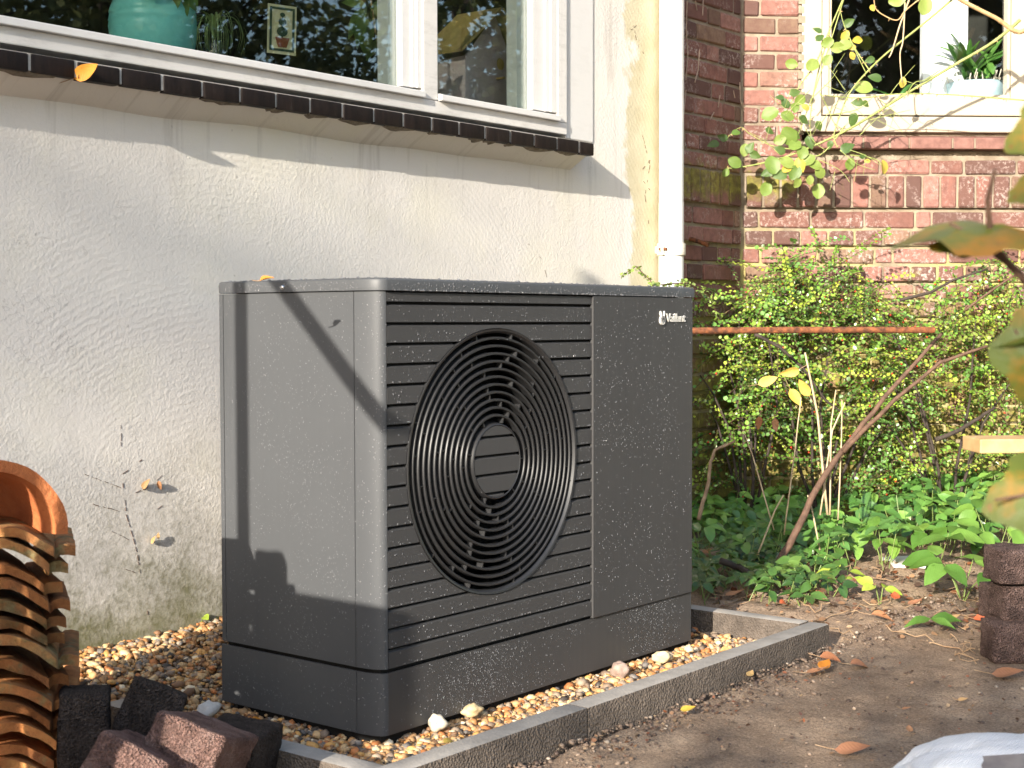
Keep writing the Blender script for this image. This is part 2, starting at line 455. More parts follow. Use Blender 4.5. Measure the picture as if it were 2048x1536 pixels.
M['berry'] = m_simple('red_berry', (.45, .03, .015), (.6, .06, .02), 30, .3, .05)
M['rose_leaf'] = m_leaf('rose_leaf', [(0, (.11, .19, .04)), (.45, (.20, .29, .06)), (.8, (.28, .35, .09)), (1, (.17, .25, .06))], .42)
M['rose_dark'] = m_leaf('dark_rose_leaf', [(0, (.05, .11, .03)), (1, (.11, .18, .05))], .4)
M['rose_yellow'] = m_leaf('yellow_rose_leaf', [(0, (.52, .42, .06)), (1, (.62, .48, .12))], .5, spots=(60, .62, (.4, .2, .06)))
M['elder'] = m_leaf('ground_elder_leaf', [(0, (.08, .19, .03)), (.5, (.14, .28, .05)), (1, (.22, .38, .07))], .42)
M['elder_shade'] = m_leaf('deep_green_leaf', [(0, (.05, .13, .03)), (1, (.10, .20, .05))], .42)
M['lime'] = m_leaf('lime_leaf', [(0, (.30, .44, .05)), (1, (.44, .52, .08))], .45)
M['ivy'] = m_leaf('ivy_leaf', [(0, (.03, .075, .03)), (.6, (.05, .11, .04)), (1, (.10, .17, .06))], .33, .12)
M['strap'] = m_leaf('strap_leaf', [(0, (.03, .10, .02)), (.6, (.06, .17, .035)), (1, (.12, .26, .06))], .28, .15, veins=False)
M['foliage'] = m_leaf('shrub_foliage', None, .32, .22, veins=False, tintattr=True, spec=.55)
M['crown'] = m_leaf('tree_leaf', None, .55, .3, veins=False, tintattr=True)
M['fallen'] = m_leaf('fallen_leaf', [(0, (.30, .11, .05)), (.3, (.42, .20, .10)), (.6, (.36, .16, .09)), (.85, (.48, .30, .14)), (1, (.55, .36, .14))], .75, .12)
M['fallen_orange'] = m_leaf('orange_fallen_leaf', [(0, (.62, .20, .02)), (1, (.70, .30, .04))], .6, .15, spots=(50, .64, (.15, .05, .02)))
M['fallen_red'] = m_leaf('red_fallen_leaf', [(0, (.50, .09, .03)), (1, (.58, .14, .06))], .6, .15)
M['fallen_yellow'] = m_leaf('yellow_fallen_leaf', [(0, (.62, .42, .05)), (1, (.66, .46, .12))], .6, .2, spots=(50, .66, (.3, .15, .05)))
def mk_vine():
    t = NT('vine_leaf'); v = t.coord(); r = t.rand()
    base = t.ramp(r, [(0, (.09, .125, .02)), (.5, (.125, .14, .024)), (1, (.17, .15, .028))])
    n_ = t.noise(v, 16, 4)
    col = t.mix(t.ramp(n_, [(.45, 0), (.6, 1)]), base, (.32, .15, .02))
    col = t.mix(t.ramp(t.noise(v, 26, 5), [(.62, 0), (.7, 1)]), col, (.22, .04, .02))
    t.done(col, .5, t.bump(t.noise(v, 40, 4), .5, .004), .35)
    tr = t.n('BsdfTranslucent'); t.set(tr.inputs[0], col); mx = t.n('MixShader'); mx.inputs[0].default_value = .2
    t.t.links.new(t.b.outputs[0], mx.inputs[1]); t.t.links.new(tr.outputs[0], mx.inputs[2]); t.t.links.new(mx.outputs[0], t.out.inputs[0])
    return t.m
M['vine'] = mk_vine()
M['glass'] = m_glass('window_glass', 2.1, (.86, .90, .88)); M['glass2'] = m_glass('bay_window_glass', 1.0)
M['drop'] = None
def mk_drop():
    t = NT('water_drop'); t.done((.15, .15, .155), .10, None, .9); return t.m
M['drop'] = mk_drop()
M['silver'] = m_simple('silver_badge', (.52, .51, .47), (.62, .60, .56), 60, .35, .1, spec=.6)
M['steel'] = m_simple('screw_steel', (.55, .55, .55), (.65, .65, .65), 60, .25, .1, metal=.9)
M['turq'] = m_simple('turquoise_glaze', (.18, .56, .53), (.23, .64, .60), 14, .3, .15, .004, 30)
M['paleblue'] = m_simple('pale_blue_glaze', (.30, .45, .50), (.40, .55, .60), 14, .25, .1)
M['blue'] = m_simple('bright_blue_plastic', (.01, .07, .42), (.015, .09, .5), 14, .4, .1)
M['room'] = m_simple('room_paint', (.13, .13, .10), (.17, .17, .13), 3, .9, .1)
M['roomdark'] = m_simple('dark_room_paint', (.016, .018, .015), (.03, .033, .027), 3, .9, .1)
M['roomboard'] = m_simple('white_room_board', (.62, .68, .70), (.68, .73, .74), 3, .6, .1)
M['ochre'] = m_simple('ochre_wood', (.46, .31, .10), (.60, .42, .15), 20, .6, .2)
M['mauve'] = m_simple('mauve_board', (.60, .47, .48), (.66, .54, .53), 8, .7, .1)
M['paper'] = m_simple('cream_paper', (.62, .55, .33), (.70, .62, .40), 25, .7, .1)
M['ink'] = m_simple('dark_green_ink', (.02, .05, .03), (.035, .07, .045), 40, .7, .1)
M['terra_ink'] = m_simple('terracotta_ink', (.20, .05, .02), (.28, .08, .035), 40, .7, .1)
def mk_sack():
    t = NT('woven_sack'); v = t.coord(); x = t.sep(v)
    w1 = t.math('MULTIPLY', t.math('SINE', t.math('MULTIPLY', x[0], 1000.0)), t.math('SINE', t.math('MULTIPLY', t.math('ADD', x[2], x[1]), 1000.0)))
    return t.done(t.ramp(t.noise(v, 9, 4), [(.3, (.62, .64, .68)), (.7, (.74, .75, .77))]), .5, t.bump(w1, .5, .002), .4)
M['sack'] = mk_sack()
M['greyprint'] = m_simple('grey_sack_print', (.14, .12, .12), (.2, .18, .17), 30, .6, .2)
# ================================================================== ground
SOIL_Z = -0.165
EX0, EX1, EY0 = -0.235, 1.31, -0.25       # outer faces of the concrete edging
WALL_Y = 0.85
def soil_h(x, y):
    h = SOIL_Z + 0.010 * noise.noise((x * 2.1, y * 2.1, 3)) + 0.007 * noise.noise((x * 7, y * 7, 9)) + 0.004 * noise.noise((x * 19, y * 19, 5)) + .0025 * noise.noise((x * 43, y * 43, 2))
    if x > 1.25:                                    # the planting bed lies higher and is lumpy
        k = min(1, max(0, (x - 1.28) / .25)) * min(1, max(0, (y + .42) / .35))
        h += k * (.055 + .03 * noise.noise((x * 6, y * 6, 1)) + .015 * noise.noise((x * 15, y * 15, 4)))
    if y < EY0: h += .022 * math.exp(-(EY0 - y) / .05) * (1 + .8 * noise.noise((x * 9, 0, 0)))
    if EX0 + .03 < x < EX1 - .03 and y > EY0 + .03: h = -0.19
    return h
xs = [-80, -40, -20, -10, -6, -4, -2.5, -1.6] + [(-1.2 + i * .022) for i in range(215)] + [4, 6, 10, 20, 40, 80]
ys = [-80, -40, -20, -10, -6, -4, -3, -2.3] + [(-1.9 + i * .022) for i in range(140)] + [1.6, 3, 6, 20, 60, 80]
vs = []; fs = []
for y in ys:
    for x in xs: vs.append((x, y, soil_h(x, y) if -1.3 < x < 3.6 and -2 < y < 1.25 else SOIL_Z))
nx = len(xs)
for j in range(len(ys) - 1):
    for i in range(nx - 1): fs.append((j * nx + i, j * nx + i + 1, (j + 1) * nx + i + 1, (j + 1) * nx + i))
g = MB(); g.add(vs, fs)
ground = g.build('ground', M['soil'], smooth=True); tag(ground, 'bare brown garden soil', None, None, 'structure')

# ================================================================== stucco house wall
wall = thing('house_wall', 'roughcast off-white rendered house wall under the wide window', 'wall', (0.5, WALL_Y, -0.3))
w = MB()
w.box((-7, WALL_Y, -.4), (2.275, WALL_Y + .09, 1.19))
w.box((1.856, WALL_Y, 1.19), (2.275, WALL_Y + .09, 4.4))
w.box((-7, WALL_Y, 2.7), (1.856, WALL_Y + .09, 4.4))
w.box((-7, WALL_Y, 1.19), (-2.4, WALL_Y + .09, 2.7))
w.build('render_coat', M['stucco'], wall)
# dark glazed sill tiles with pale joints
SY = 0.768
x60, x481 = onY(60, 115, SY).x, onY(481, 180, SY).x
pitch = (x481 - x60) / 5; xend = onY(1188, 300, SY).x
zt, zb = 1.187, 1.149
joints = [x60 + i * pitch for i in range(-20, 40) if x60 + i * pitch < xend - .03]
joints = joints[:-1] + [joints[-1], (joints[-1] + xend) / 2 - .01, xend] if xend - joints[-1] > .1 else joints + [xend]
sm = MB()
def wedge(mb, x0, x1, y0, zf, zk, z0):
    return mb.add([(x0, y0, z0), (x1, y0, z0), (x1, WALL_Y - .001, z0), (x0, WALL_Y - .001, z0), (x0, y0, zf), (x1, y0, zf), (x1, WALL_Y - .001, zk), (x0, WALL_Y - .001, zk)],
                  [(0, 3, 2, 1), (4, 5, 6, 7), (0, 1, 5, 4), (1, 2, 6, 5), (2, 3, 7, 6), (3, 0, 4, 7)])
wedge(sm, joints[0], xend - .004, SY + .0035, zt + .0008, zt + .0135, zb + .004)
sm.build('sill_mortar', m_simple('pale_joint', (.34, .32, .29), (.48, .46, .42), 40, .9, .4), wall)
for a, b in zip(joints, joints[1:]):
    t_ = MB(); e = random.uniform(-.0015, .0015)
    wedge(t_, a + .0035, b - (.0035 if b < xend else 0), SY + e, zt - .001 + e, zt + .015, zb + e * .5)
    smooth_by_angle(t_.build('sill_tile', M['silltile'], wall, bevel=.0035))
fl = MB(); NX = 60
for i in range(NX):
    xa, xb = -2.4 + (xend - .012 + 2.4) * i / NX, -2.4 + (xend - .012 + 2.4) * (i + 1) / NX
    ha, hb = [.040 + .010 * noise.noise((q * 3.1, 1, 0)) for q in (xa, xb)]
    fl.add([(xa, SY + .010, zb + .006), (xb, SY + .010, zb + .006), (xb, WALL_Y + .002, zb - hb), (xa, WALL_Y + .002, zb - ha), (xa, WALL_Y + .002, zb + .006), (xb, WALL_Y + .002, zb + .006)], [(0, 3, 2, 1), (0, 1, 5, 4)] + ([(1, 2, 5)] if i == NX - 1 else []))
fl.build('render_fillet', M['stucco'], wall)
# ragged mortar under the sill
rg = MB(); x = -.6
while x < xend - .05:
    L = random.uniform(.04, .16)
    if random.random() < .6:
        pts = [(x + L * i / 6, random.uniform(.003, .009) * math.sin(math.pi * (i + .4) / 6.8)) for i in range(7)]
        for (a, h1), (b, h2) in zip(pts, pts[1:]):
            rg.add([(a, SY + .03, zb + .004), (b, SY + .03, zb + .004), (b, SY + .03, zb - abs(h2)), (a, SY + .03, zb - abs(h1)),
                    (a, SY + .005, zb + .004), (b, SY + .005, zb + .004), (b, SY + .012, zb - abs(h2) * .8), (a, SY + .012, zb - abs(h1) * .8)],
                   [(4, 5, 6, 7), (7, 6, 2, 3)])
    x += L + random.uniform(.0, .08)
rg.build('bedding_mortar', m_simple('rough_bedding', (.13, .105, .075), (.26, .22, .17), 60, .95, .8, .006), wall)

# the wide window
win = link('window_frame', None, None); bpy.data.objects.remove(win)
FX1 = 1.7066
f = MB()
f.box((-2.4, .838, 1.2136), (FX1, .925, 1.2490))
f.box((1.661, .838, 1.2492), (FX1, .925, 2.70))
f.box((1.052, .836, 1.2492), (1.111, .925, 2.70))
f.box((-2.4, .838, 2.62), (1.0518, .925, 2.70)); f.box((1.1112, .838, 2.62), (1.6608, .925, 2.70))
f.box((-2.4, .838, 1.2492), (-2.33, .925, 2.6198))
win = f.build('window_frame', M['greywhite'], wall, bevel=.003)
f = MB()
def chamf(mb, x0, x1):
    y0, y1, z0, z1 = .824, .868, 1.2496, 1.2760
    return mb.add([(x0, y0, z0), (x1, y0, z0), (x1, y1, z0), (x0, y1, z0), (x0, y0, z1 - .010), (x1, y0, z1 - .010), (x1, y1, z1), (x0, y1, z1)],
                  [(0, 3, 2, 1), (4, 5, 6, 7), (0, 1, 5, 4), (1, 2, 6, 5), (2, 3, 7, 6), (3, 0, 4, 7)])
chamf(f, -2.329, 1.050); chamf(f, 1.114, 1.659)
f.build('sash_rail', M['white'], win, bevel=.002)
for (xa, xb) in ((0.955, 1.0515), (1.507, 1.6605)):
    f = MB(); W_ = xb - xa
    f.box((xa, .8755, 1.2764), (xa + W_ * .30, .915, 2.6)); f.box((xa + W_ * .305, .852, 1.2764), (xa + W_ * .66, .914, 2.6))
    f.box((xa + W_ * .668, .846, 1.2764), (xa + W_ * .80, .913, 2.6)); f.box((xa + W_ * .81, .841, 1.2764), (xb, .912, 2.6))
    f.build('sash_stile', M['white'], win, bevel=.0015)
    s_ = MB()
    for i in range(150):
        z = 1.28 + i * .0085
        s_.box((xa + W_ * .285, .8600, z), (xa + W_ * .300, .8619, z + .004))
    s_.build('glazing_spacer', M['greywhite'], win)
g1 = MB().box((-2.33, .8700, 1.262), (0.984, .8740, 2.61)).build('pane', M['glass'], win)
g2 = MB().box((1.111, .8700, 1.262), (1.552, .8740, 2.61)).build('pane', M['glass'], win)
MB().box((FX1 + .0015, .846, 1.2045), (1.8545, .93, 2.70)).build('side_board', M['white'], win, bevel=.003)

# the room behind the window
rm = MB()
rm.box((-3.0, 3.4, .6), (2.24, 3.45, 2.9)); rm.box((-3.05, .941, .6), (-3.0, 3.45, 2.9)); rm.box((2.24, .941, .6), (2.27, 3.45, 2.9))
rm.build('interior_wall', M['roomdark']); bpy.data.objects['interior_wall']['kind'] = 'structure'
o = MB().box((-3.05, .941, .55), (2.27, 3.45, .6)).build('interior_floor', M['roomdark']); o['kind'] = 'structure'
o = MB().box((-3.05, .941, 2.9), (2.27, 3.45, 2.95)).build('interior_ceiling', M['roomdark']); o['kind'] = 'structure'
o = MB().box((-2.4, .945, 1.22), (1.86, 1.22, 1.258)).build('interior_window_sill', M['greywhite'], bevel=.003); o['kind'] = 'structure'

# ================================================================== downpipe at the wall's end
dp = thing('downpipe', 'white plastic downpipe at the corner of the rendered wall', 'downpipe', (2.345, .795, -.1))
PX, PY = onY(1343, 300, .795).x, .795
PR = .041; ZJ = onY(1343, 402, .795 - .04).z
MB().tube([(PX, PY, ZJ), (PX, PY, 4.2)], PR, 28).build('upper_pipe', M['pvc'], dp)
MB().tube([(PX, PY, .60), (PX, PY, ZJ - .0002)], PR + .0010, 28).build('middle_pipe', M['pvc'], dp)
MB().tube([(PX, PY, -.2), (PX, PY, .63)], PR + .0035, 28).build('lower_pipe', M['pvc'], dp)
for o in [c for c in bpy.data.objects if c.parent == dp]: smooth_by_angle(o)
zbk = onY(1343, 497, PY - PR).z
b_ = MB().lathe((PX, PY, zbk), [(PR + .001, -.020), (PR + .007, -.020), (PR + .007, .020), (PR + .001, .020)], 28)
for sx in (-1, 1): b_.box((PX + sx * (PR + .006) - .012, PY - .006, zbk - .019), (PX + sx * (PR + .006) + .012, PY + .004, zbk + .019))
b_.box((PX - .012, PY + PR - .004, zbk - .012), (PX + .012, WALL_Y + .02, zbk + .012))
pb = b_.build('bracket', mk_paint('chipped_bracket', (.70, .67, .58), (.34, .22, .10), .8), dp, bevel=.002)
for sx in (-1, 1): MB().tube([(PX + sx * (PR + .012), PY - .016, zbk), (PX + sx * (PR + .012), PY + .012, zbk)], .005, 8).build('bolt', M['rust'], pb)

# ================================================================== brick bay
bayt = thing('brick_bay', 'old red brick bay with soldier band and cream window', 'bay', BC + V((0, 0, -.3)))
def bay_z(v, u=1700): return onB(u, v).z
ST = 2.215                      # left end of the return strip
mortar_zs = [onY(1480, v, .95).z for v in (33, 70, 106, 144, 180, 215, 250, 283)]
cp = (mortar_zs[0] - mortar_zs[-1]) / 7
SILLT, SILLB = 1.335, 1.289
bz = lambda v: bay_z(v)
# courses: (bottom, top, proud offset, kind) from the top down
courses = []
z = mortar_zs[0] + 17 * cp
for i in range(24): courses.append([z - cp, z, 0.0, 'A' if i % 2 == 0 else 'B']); z -= cp
zr_t, zr_b = 1.195, 1.068        # soldier band
n_mid = 2; hm = (z - zr_t) / n_mid if z > zr_t else 0
for i in range(n_mid): courses.append([z - hm, z, 0.0, 'A' if i % 2 == 0 else 'B']); z -= hm
courses.append([zr_b, zr_t, .016, 'R'])
lows = [(1.062, .992, 0, 'A'), (.990, .926, .014, 'H'), (.922, .858, 0, 'S'), (.856, .790, .014, 'H'), (.786, .722, 0, 'A'), (.720, .655, .014, 'H'), (.650, .586, 0, 'S'), (.584, .52, .014, 'H')]
z = .52
k = 0
while z > -.25:
    lows.append((z, z - .066, 0 if k % 2 == 0 else .014, 'S' if k % 2 == 0 else 'H')); z -= .067; k += 1
for (t_, b_, o_, kd) in lows: courses.append([b_, t_, o_, kd])
WS0, WS1 = onB(1600, 150).x, 0
WS0 = bay_s(onB(1602, 150)); WTOP = 3.4
WBOT = 1.345
BAYL = 2.1
brick_cache = {}
def brick_mesh(L, H, D=.035):
    key = (round(L, 2), round(H, 3), random.randrange(3))
    if key in brick_cache: return brick_cache[key], key[0]
    bm = bmesh.new(); bmesh.ops.create_cube(bm, size=1)
    for v in bm.verts: v.co = V((v.co.x * key[0], v.co.y * D, v.co.z * H))
    bmesh.ops.bevel(bm, geom=bm.edges[:], offset=.0045, segments=1, affect='EDGES')
    for v in bm.verts: v.co += V((random.uniform(-1, 1), random.uniform(-.6, .6), random.uniform(-1, 1))) * .0018
    me = bpy.data.meshes.new('brick'); bm.to_mesh(me); bm.free(); me.materials.append(M['brick'])
    brick_cache[key] = me
    return me, key[0]
nbrick = [0]
FAR = MB()
def lay(face, a0, a1, zb_, zt_, proud, cuts, joined=False):
    """one course of bricks on the strip ('W') or the bay front ('B'); cuts = lengths to repeat"""
    a = a0; i = 0
    while a < a1 - .02:
        L = cuts[i % len(cuts)] * random.uniform(.97, 1.03); i += 1
        b = min(a + L, a1)
        if a1 - b < .03: b = a1
        Lb = b - a - .010
        if Lb > .015 and joined:
            pr = proud + random.uniform(-.0015, .0025); mid = (a + b) / 2
            if face == 'B': FAR.obox(bay(mid, (zb_ + zt_) / 2, pr - .0135), BD, BN, V((0, 0, 1)), Lb / 2, .0175, (zt_ - zb_ - .011) / 2)
            else: FAR.obox(V((mid, .95 - pr + .0135, (zb_ + zt_) / 2)), V((1, 0, 0)), V((0, 1, 0)), V((0, 0, 1)), Lb / 2, .0175, (zt_ - zb_ - .011) / 2)
        elif Lb > .015:
            me, Lq = brick_mesh(Lb, zt_ - zb_ - .011)
            o = bpy.data.objects.new('brick', me); COL.objects.link(o); o.parent = bayt
            mid = (a + b) / 2; zc = (zb_ + zt_) / 2; pr = proud + random.uniform(-.0015, .0025)
            if face == 'B':
                p = bay(mid, zc, pr - .0135); rot = math.atan2(BD.y, BD.x)
            else:
                p = V((mid, .95 - pr + .0135, zc)); rot = 0
            o.location = p - OFF[bayt.name]; o.rotation_euler = (random.uniform(-.012, .012), random.uniform(-.008, .008), rot + random.uniform(-.006, .006))
            o.scale = (Lb / Lq, 1, 1)
            nbrick[0] += 1
        a = b
pat = {'A': [.064, .2, .2, .2], 'B': [.128, .2, .2, .2], 'S': [.07, .215, .215], 'H': [.105], 'R': [.068]}
patW = {'A': [.09, .2, .09, .2], 'B': [.17, .09, .2, .09], 'S': [.12, .09, .2], 'H': [.105, .2], 'R': [.066]}
def courses_seen(kb, kt): return kt < 2.05
for (zb_, zt_, pr, kd) in courses:
    if zb_ > 1.98: continue
    # return strip
    if zt_ > .45: lay('W', ST + random.uniform(0, .06), 2.945 + (0 if pr == 0 else -.016), zb_, zt_, pr, patW[kd])
    s0 = 0.004 + (0 if pr == 0 else .010)
    if zb_ > WBOT - .02: lay('B', s0, WS0 - .006, zb_, zt_, pr, pat[kd])
    elif zb_ > SILLB - .12 and zt_ > SILLB - .01: lay('B', s0, WS0 + .012, zb_, zt_, pr, pat[kd])
    elif zt_ > .20: lay('B', s0, 1.14, zb_, zt_, pr, pat[kd])
for (zb_, zt_, pr, kd) in courses:                       # the rest of the bay, joined
    hid = zb_ > 1.98
    if hid: lay('W', ST + random.uniform(0, .06), 2.945, zb_, zt_, pr, patW[kd], True); lay('B', .004, WS0 - .006, zb_, zt_, pr, pat[kd], True)
    elif zt_ <= .45: lay('W', ST + random.uniform(0, .06), 2.93, zb_, zt_, pr, patW[kd], True)
    if not hid and zt_ <= .20: lay('B', .01, 1.14, zb_, zt_, pr, pat[kd], True)
    if zb_ > SILLB + .03: lay('B', 1.206, BAYL - .01, zb_, zt_, pr, pat[kd], True)
    elif zt_ < SILLB + .02: lay('B', 1.142, BAYL - .01, zb_, zt_, pr, pat[kd], True)
o = FAR.build('brickwork', M['brick'], bayt, bevel=.004, seg=1); o['kind'] = 'stuff'
mo = MB()
def bbox(mb, s0, s1, z0, z1, o0, o1):
    """box in bay coordinates"""
    c = bay((s0 + s1) / 2, (z0 + z1) / 2, (o0 + o1) / 2)
    return mb.obox(c, BD, BN, V((0, 0, 1)), (s1 - s0) / 2, (o1 - o0) / 2, (z1 - z0) / 2)
mo.box((ST - .02, .9535, -.4), (2.957, 1.05, 4.3))
bbox(mo, 0, WS0, WBOT - .02, 4.3, -.10, -.0035); bbox(mo, 0, WS0 + .032, SILLB - .0015, WBOT - .0205, -.10, -.0035); bbox(mo, WS0 + .033, BAYL, SILLT - .012, WBOT + .009, -.10, -.008)
bbox(mo, 0, BAYL, -.4, SILLB - .002, -.10, -.004)
bbox(mo, .02, BAYL, zr_b + .004, zr_t - .004, -.02, .0115)
for (zb_, zt_, pr, kd) in courses:
    if kd == 'H': bbox(mo, .02, BAYL, zb_ + .004, zt_ - .004, -.02, .0095); mo.box((ST, .95 - .0095, zb_ + .004), (2.93, .96, zt_ - .004))
mo.box((ST, .95 - .0115, zr_b + .004), (2.93, .96, zr_t - .004))
bbox(mo, 1.19, BAYL, SILLB, 4.3, -.10, -.004)
mo.build('mortar', M['mortar'], bayt)
# sill of brown bricks
a = WS0 + .03; i = 0
bbox(MB(), a, BAYL, SILLB + .003, SILLT - .006, -.06, .048).build('sill_mortar', M['mortar'], bayt)
SL = [.195, .10, .075, .165, .085, .17, .1, .17, .1]
while a < BAYL - .05:
    L = SL[i % len(SL)]; i += 1
    q = MB()
    bbox(q, a + .004, a + L - .003, SILLB, SILLT - .004, -.05, .052)
    for j in (4, 5): pass
    vv = [V(p) for p in q.v]
    q.v = [tuple(p + V((0, 0, .022)) if (p.z > SILLB + .02 and (p - BC).dot(BN) < 0) else p) for p in vv]
    q.build('sill_brick', M['sillbrick'], bayt, bevel=.004)
    a += L
# cream window of the bay
f = MB()
GS0, GS1 = bay_s(onB(1661, 120, -.03)), bay_s(onB(2012, 120, -.03)); GZ0 = onB(1800, 190, -.03).z
bbox(f, WS0 + .002, WS0 + .078, WBOT + .012, 3.3, -.07, .004)
bbox(f, WS0 + .002, 1.20, WBOT + .010, WBOT + .068, -.07, .020)
bbox(f, GS1 + .075, 1.20, WBOT + .07, 3.3, -.07, .004)
bw = f.build('window_frame', M['cream'], bayt, bevel=.004)
f = MB()
bbox(f, WS0 + .082, GS0 - .012, WBOT + .078, 3.25, -.06, -.006); bbox(f, GS0 - .011, GS0, WBOT + .078, 3.25, -.058, -.016)
bbox(f, WS0 + .082, GS1 + .072, WBOT + .074, GZ0 - .012, -.062, .012); bbox(f, GS0, GS1 + .01, GZ0 - .0115, GZ0, -.06, -.010)
bbox(f, GS1 + .012, GS1 + .072, WBOT + .078, 3.25, -.06, -.006); bbox(f, GS1, GS1 + .011, WBOT + .078, 3.25, -.058, -.016)
f.build('sash', M['cream'], bw, bevel=.003)
bbox(MB(), GS0 - .006, GS1 + .006, GZ0 - .006, 3.2, -.045, -.041).build('pane', M['glass2'], bw)
# scalloped mortar pointing against the frame
sc = MB(); z = WBOT
while z < 2.0:
    h = random.uniform(.03, .045); r_ = random.uniform(.004, .012)
    bbox(sc, WS0 - .012, WS0 + .004 + r_, z, z + h * .8, -.02, .0045); z += h
sc.build('pointing', M['mortar'], bayt, bevel=.003)
# the bay's room: white window board, dark room
rb = MB()
bbox(rb, .10, 1.9, .8, 3.0, -2.2, -2.15); bbox(rb, .06, .10, .8, 3.0, -2.2, -.11); bbox(rb, 1.9, 1.94, .8, 3.0, -2.2, -.11)
bbox(rb, .10, 1.9, .75, .8, -2.2, -.11); bbox(rb, .10, 1.9, 3.0, 3.05, -2.2, -.11)
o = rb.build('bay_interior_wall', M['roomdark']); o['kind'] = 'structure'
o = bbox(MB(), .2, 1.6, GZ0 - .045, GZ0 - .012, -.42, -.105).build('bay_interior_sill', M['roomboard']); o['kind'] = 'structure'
o = bbox(MB(), bay_s(onB(1846, 100, -.22)), bay_s(onB(1936, 100, -.22)), GZ0 - .012, 3.0, -.26, -.22).build('bay_interior_pillar', M['roomboard'], bevel=.004); o['kind'] = 'structure'
# rusty bracket stub in the strip
br = MB(); p0 = onY(1383, 478, .93); p1 = onY(1416, 490, .86)
br.tube([p0 + V((0, .04, .004)), p0, p1], [.007, .008, .0085], 10); 
o = br.build('rusty_bracket', M['rust']); tag(o, 'short rusty iron stub sticking out of the shaded bricks', 'bracket')
# ================================================================== heat pump
HW, HD, HH = 1.1, 0.4432, 0.700
hp = thing('heat_pump', 'dark grey outdoor heat pump with round slatted fan grille, wet with rain', 'heat pump', (HW / 2, HD / 2, -.13))
EA, EB = .0235, .0588             # the rounded corner, along the front and along the side
def arc(grow=0.0, n=10, right=False, a=EA, b=EB):
    pts = []
    for i in range(n + 1):
        t = math.pi / 2 * i / n
        x = a - (a + grow) * math.cos(t); y = b - (b + grow) * math.sin(t)
        pts.append((HW - x if right else x, y))
    return pts                        # from the side (y=b) to the front (x=a)
def extrude(mb, outline, z0, z1, thick=.004, inward=None):
    """thin bent panel: outline points (x,y), extruded in z, thickness towards the unit's middle"""
    c = V((HW / 2, HD / 2)); inner = []
    for i, p in enumerate(outline):
        p0 = V(outline[max(i - 1, 0)]); p1 = V(outline[min(i + 1, len(outline) - 1)])
        t = (p1 - p0).normalized(); nrm = V((-t.y, t.x))
        if nrm.dot(c - V(p)) < 0: nrm = -nrm
        inner.append(V(p) + nrm * thick)
    n = len(outline); vs = [(p[0], p[1], z0) for p in outline] + [(p[0], p[1], z1) for p in outline] + [(p.x, p.y, z0) for p in inner] + [(p.x, p.y, z1) for p in inner]
    fs = []
    for i in range(n - 1):
        fs += [(i, i + 1, n + i + 1, n + i), (2 * n + i + 1, 2 * n + i, 3 * n + i, 3 * n + i + 1), (n + i, n + i + 1, 3 * n + i + 1, 3 * n + i), (i + 1, i, 2 * n + i, 2 * n + i + 1)]
    fs += [(0, n, 3 * n, 2 * n), (n - 1, 2 * n + n - 1, 3 * n + n - 1, n + n - 1)]
    return mb.add(vs, fs)
Z0, Z1 = .0, .6985
seam = .0019
smooth_by_angle(extrude(MB(), arc(0, 14), Z0, Z1).build('corner_panel', M['unit'], hp), .6)
smooth_by_angle(extrude(MB(), arc(0, 14, True), Z0, Z1).build('corner_panel', M['unit'], hp), .6)
extrude(MB(), [(0, HD - .018), (0, EB + seam)], Z0, Z1).build('side_panel', M['unit'], hp)
extrude(MB(), [(.05, HD), (.012, HD), (0, HD - .005), (0, HD - .018 + seam)], Z0, Z1).build('rear_corner_panel', M['unit'], hp)
extrude(MB(), [(HW, EB + seam), (HW, HD)], Z0, Z1).build('side_panel', M['unit'], hp)
extrude(MB(), [(.052, HD), (HW, HD)], Z0, Z1).build('rear_panel', M['unit'], hp)
# front panel with the badge
PX0 = onY(1183, 900, 0).x; PX1 = HW - EA
fp = MB().box((PX0 + .001, -.004, -.006), (PX1 - .0015, .006, Z1)).build('front_panel', M['unit_front_shaded'], hp, bevel=.0012)
# slats with the round opening cut out
CX, CZ, RR = .3425, .3625, .2665
SX0, SX1 = EA + .0018, PX0 - .0008
ptc = .680 / 18
cutter = MB().lathe((CX, -.05, CZ), [(0, 0), (RR + .001, 0), (RR + .001, .2), (0, .2)], 96, V((0, 1, 0))).build('cutter', None)
keep = MB().lathe((CX, -.05, CZ), [(0, 0), (.0715, 0), (.0715, .2), (0, .2)], 64, V((0, 1, 0))).build('keeper', None)
for c_ in (cutter, keep):
    bm = bmesh.new(); bm.from_mesh(c_.data); bmesh.ops.remove_doubles(bm, verts=bm.verts, dist=1e-6); bmesh.ops.recalc_face_normals(bm, faces=bm.faces); bm.to_mesh(c_.data); bm.free()
def carve(o, other, op):
    md = o.modifiers.new('b', 'BOOLEAN'); md.operation = op; md.object = other; md.solver = 'EXACT'
    bpy.context.view_layer.update()
    me = bpy.data.meshes.new_from_object(o.evaluated_get(bpy.context.evaluated_depsgraph_get()))
    o.modifiers.clear(); old = o.data; o.data = me; bpy.data.meshes.remove(old)
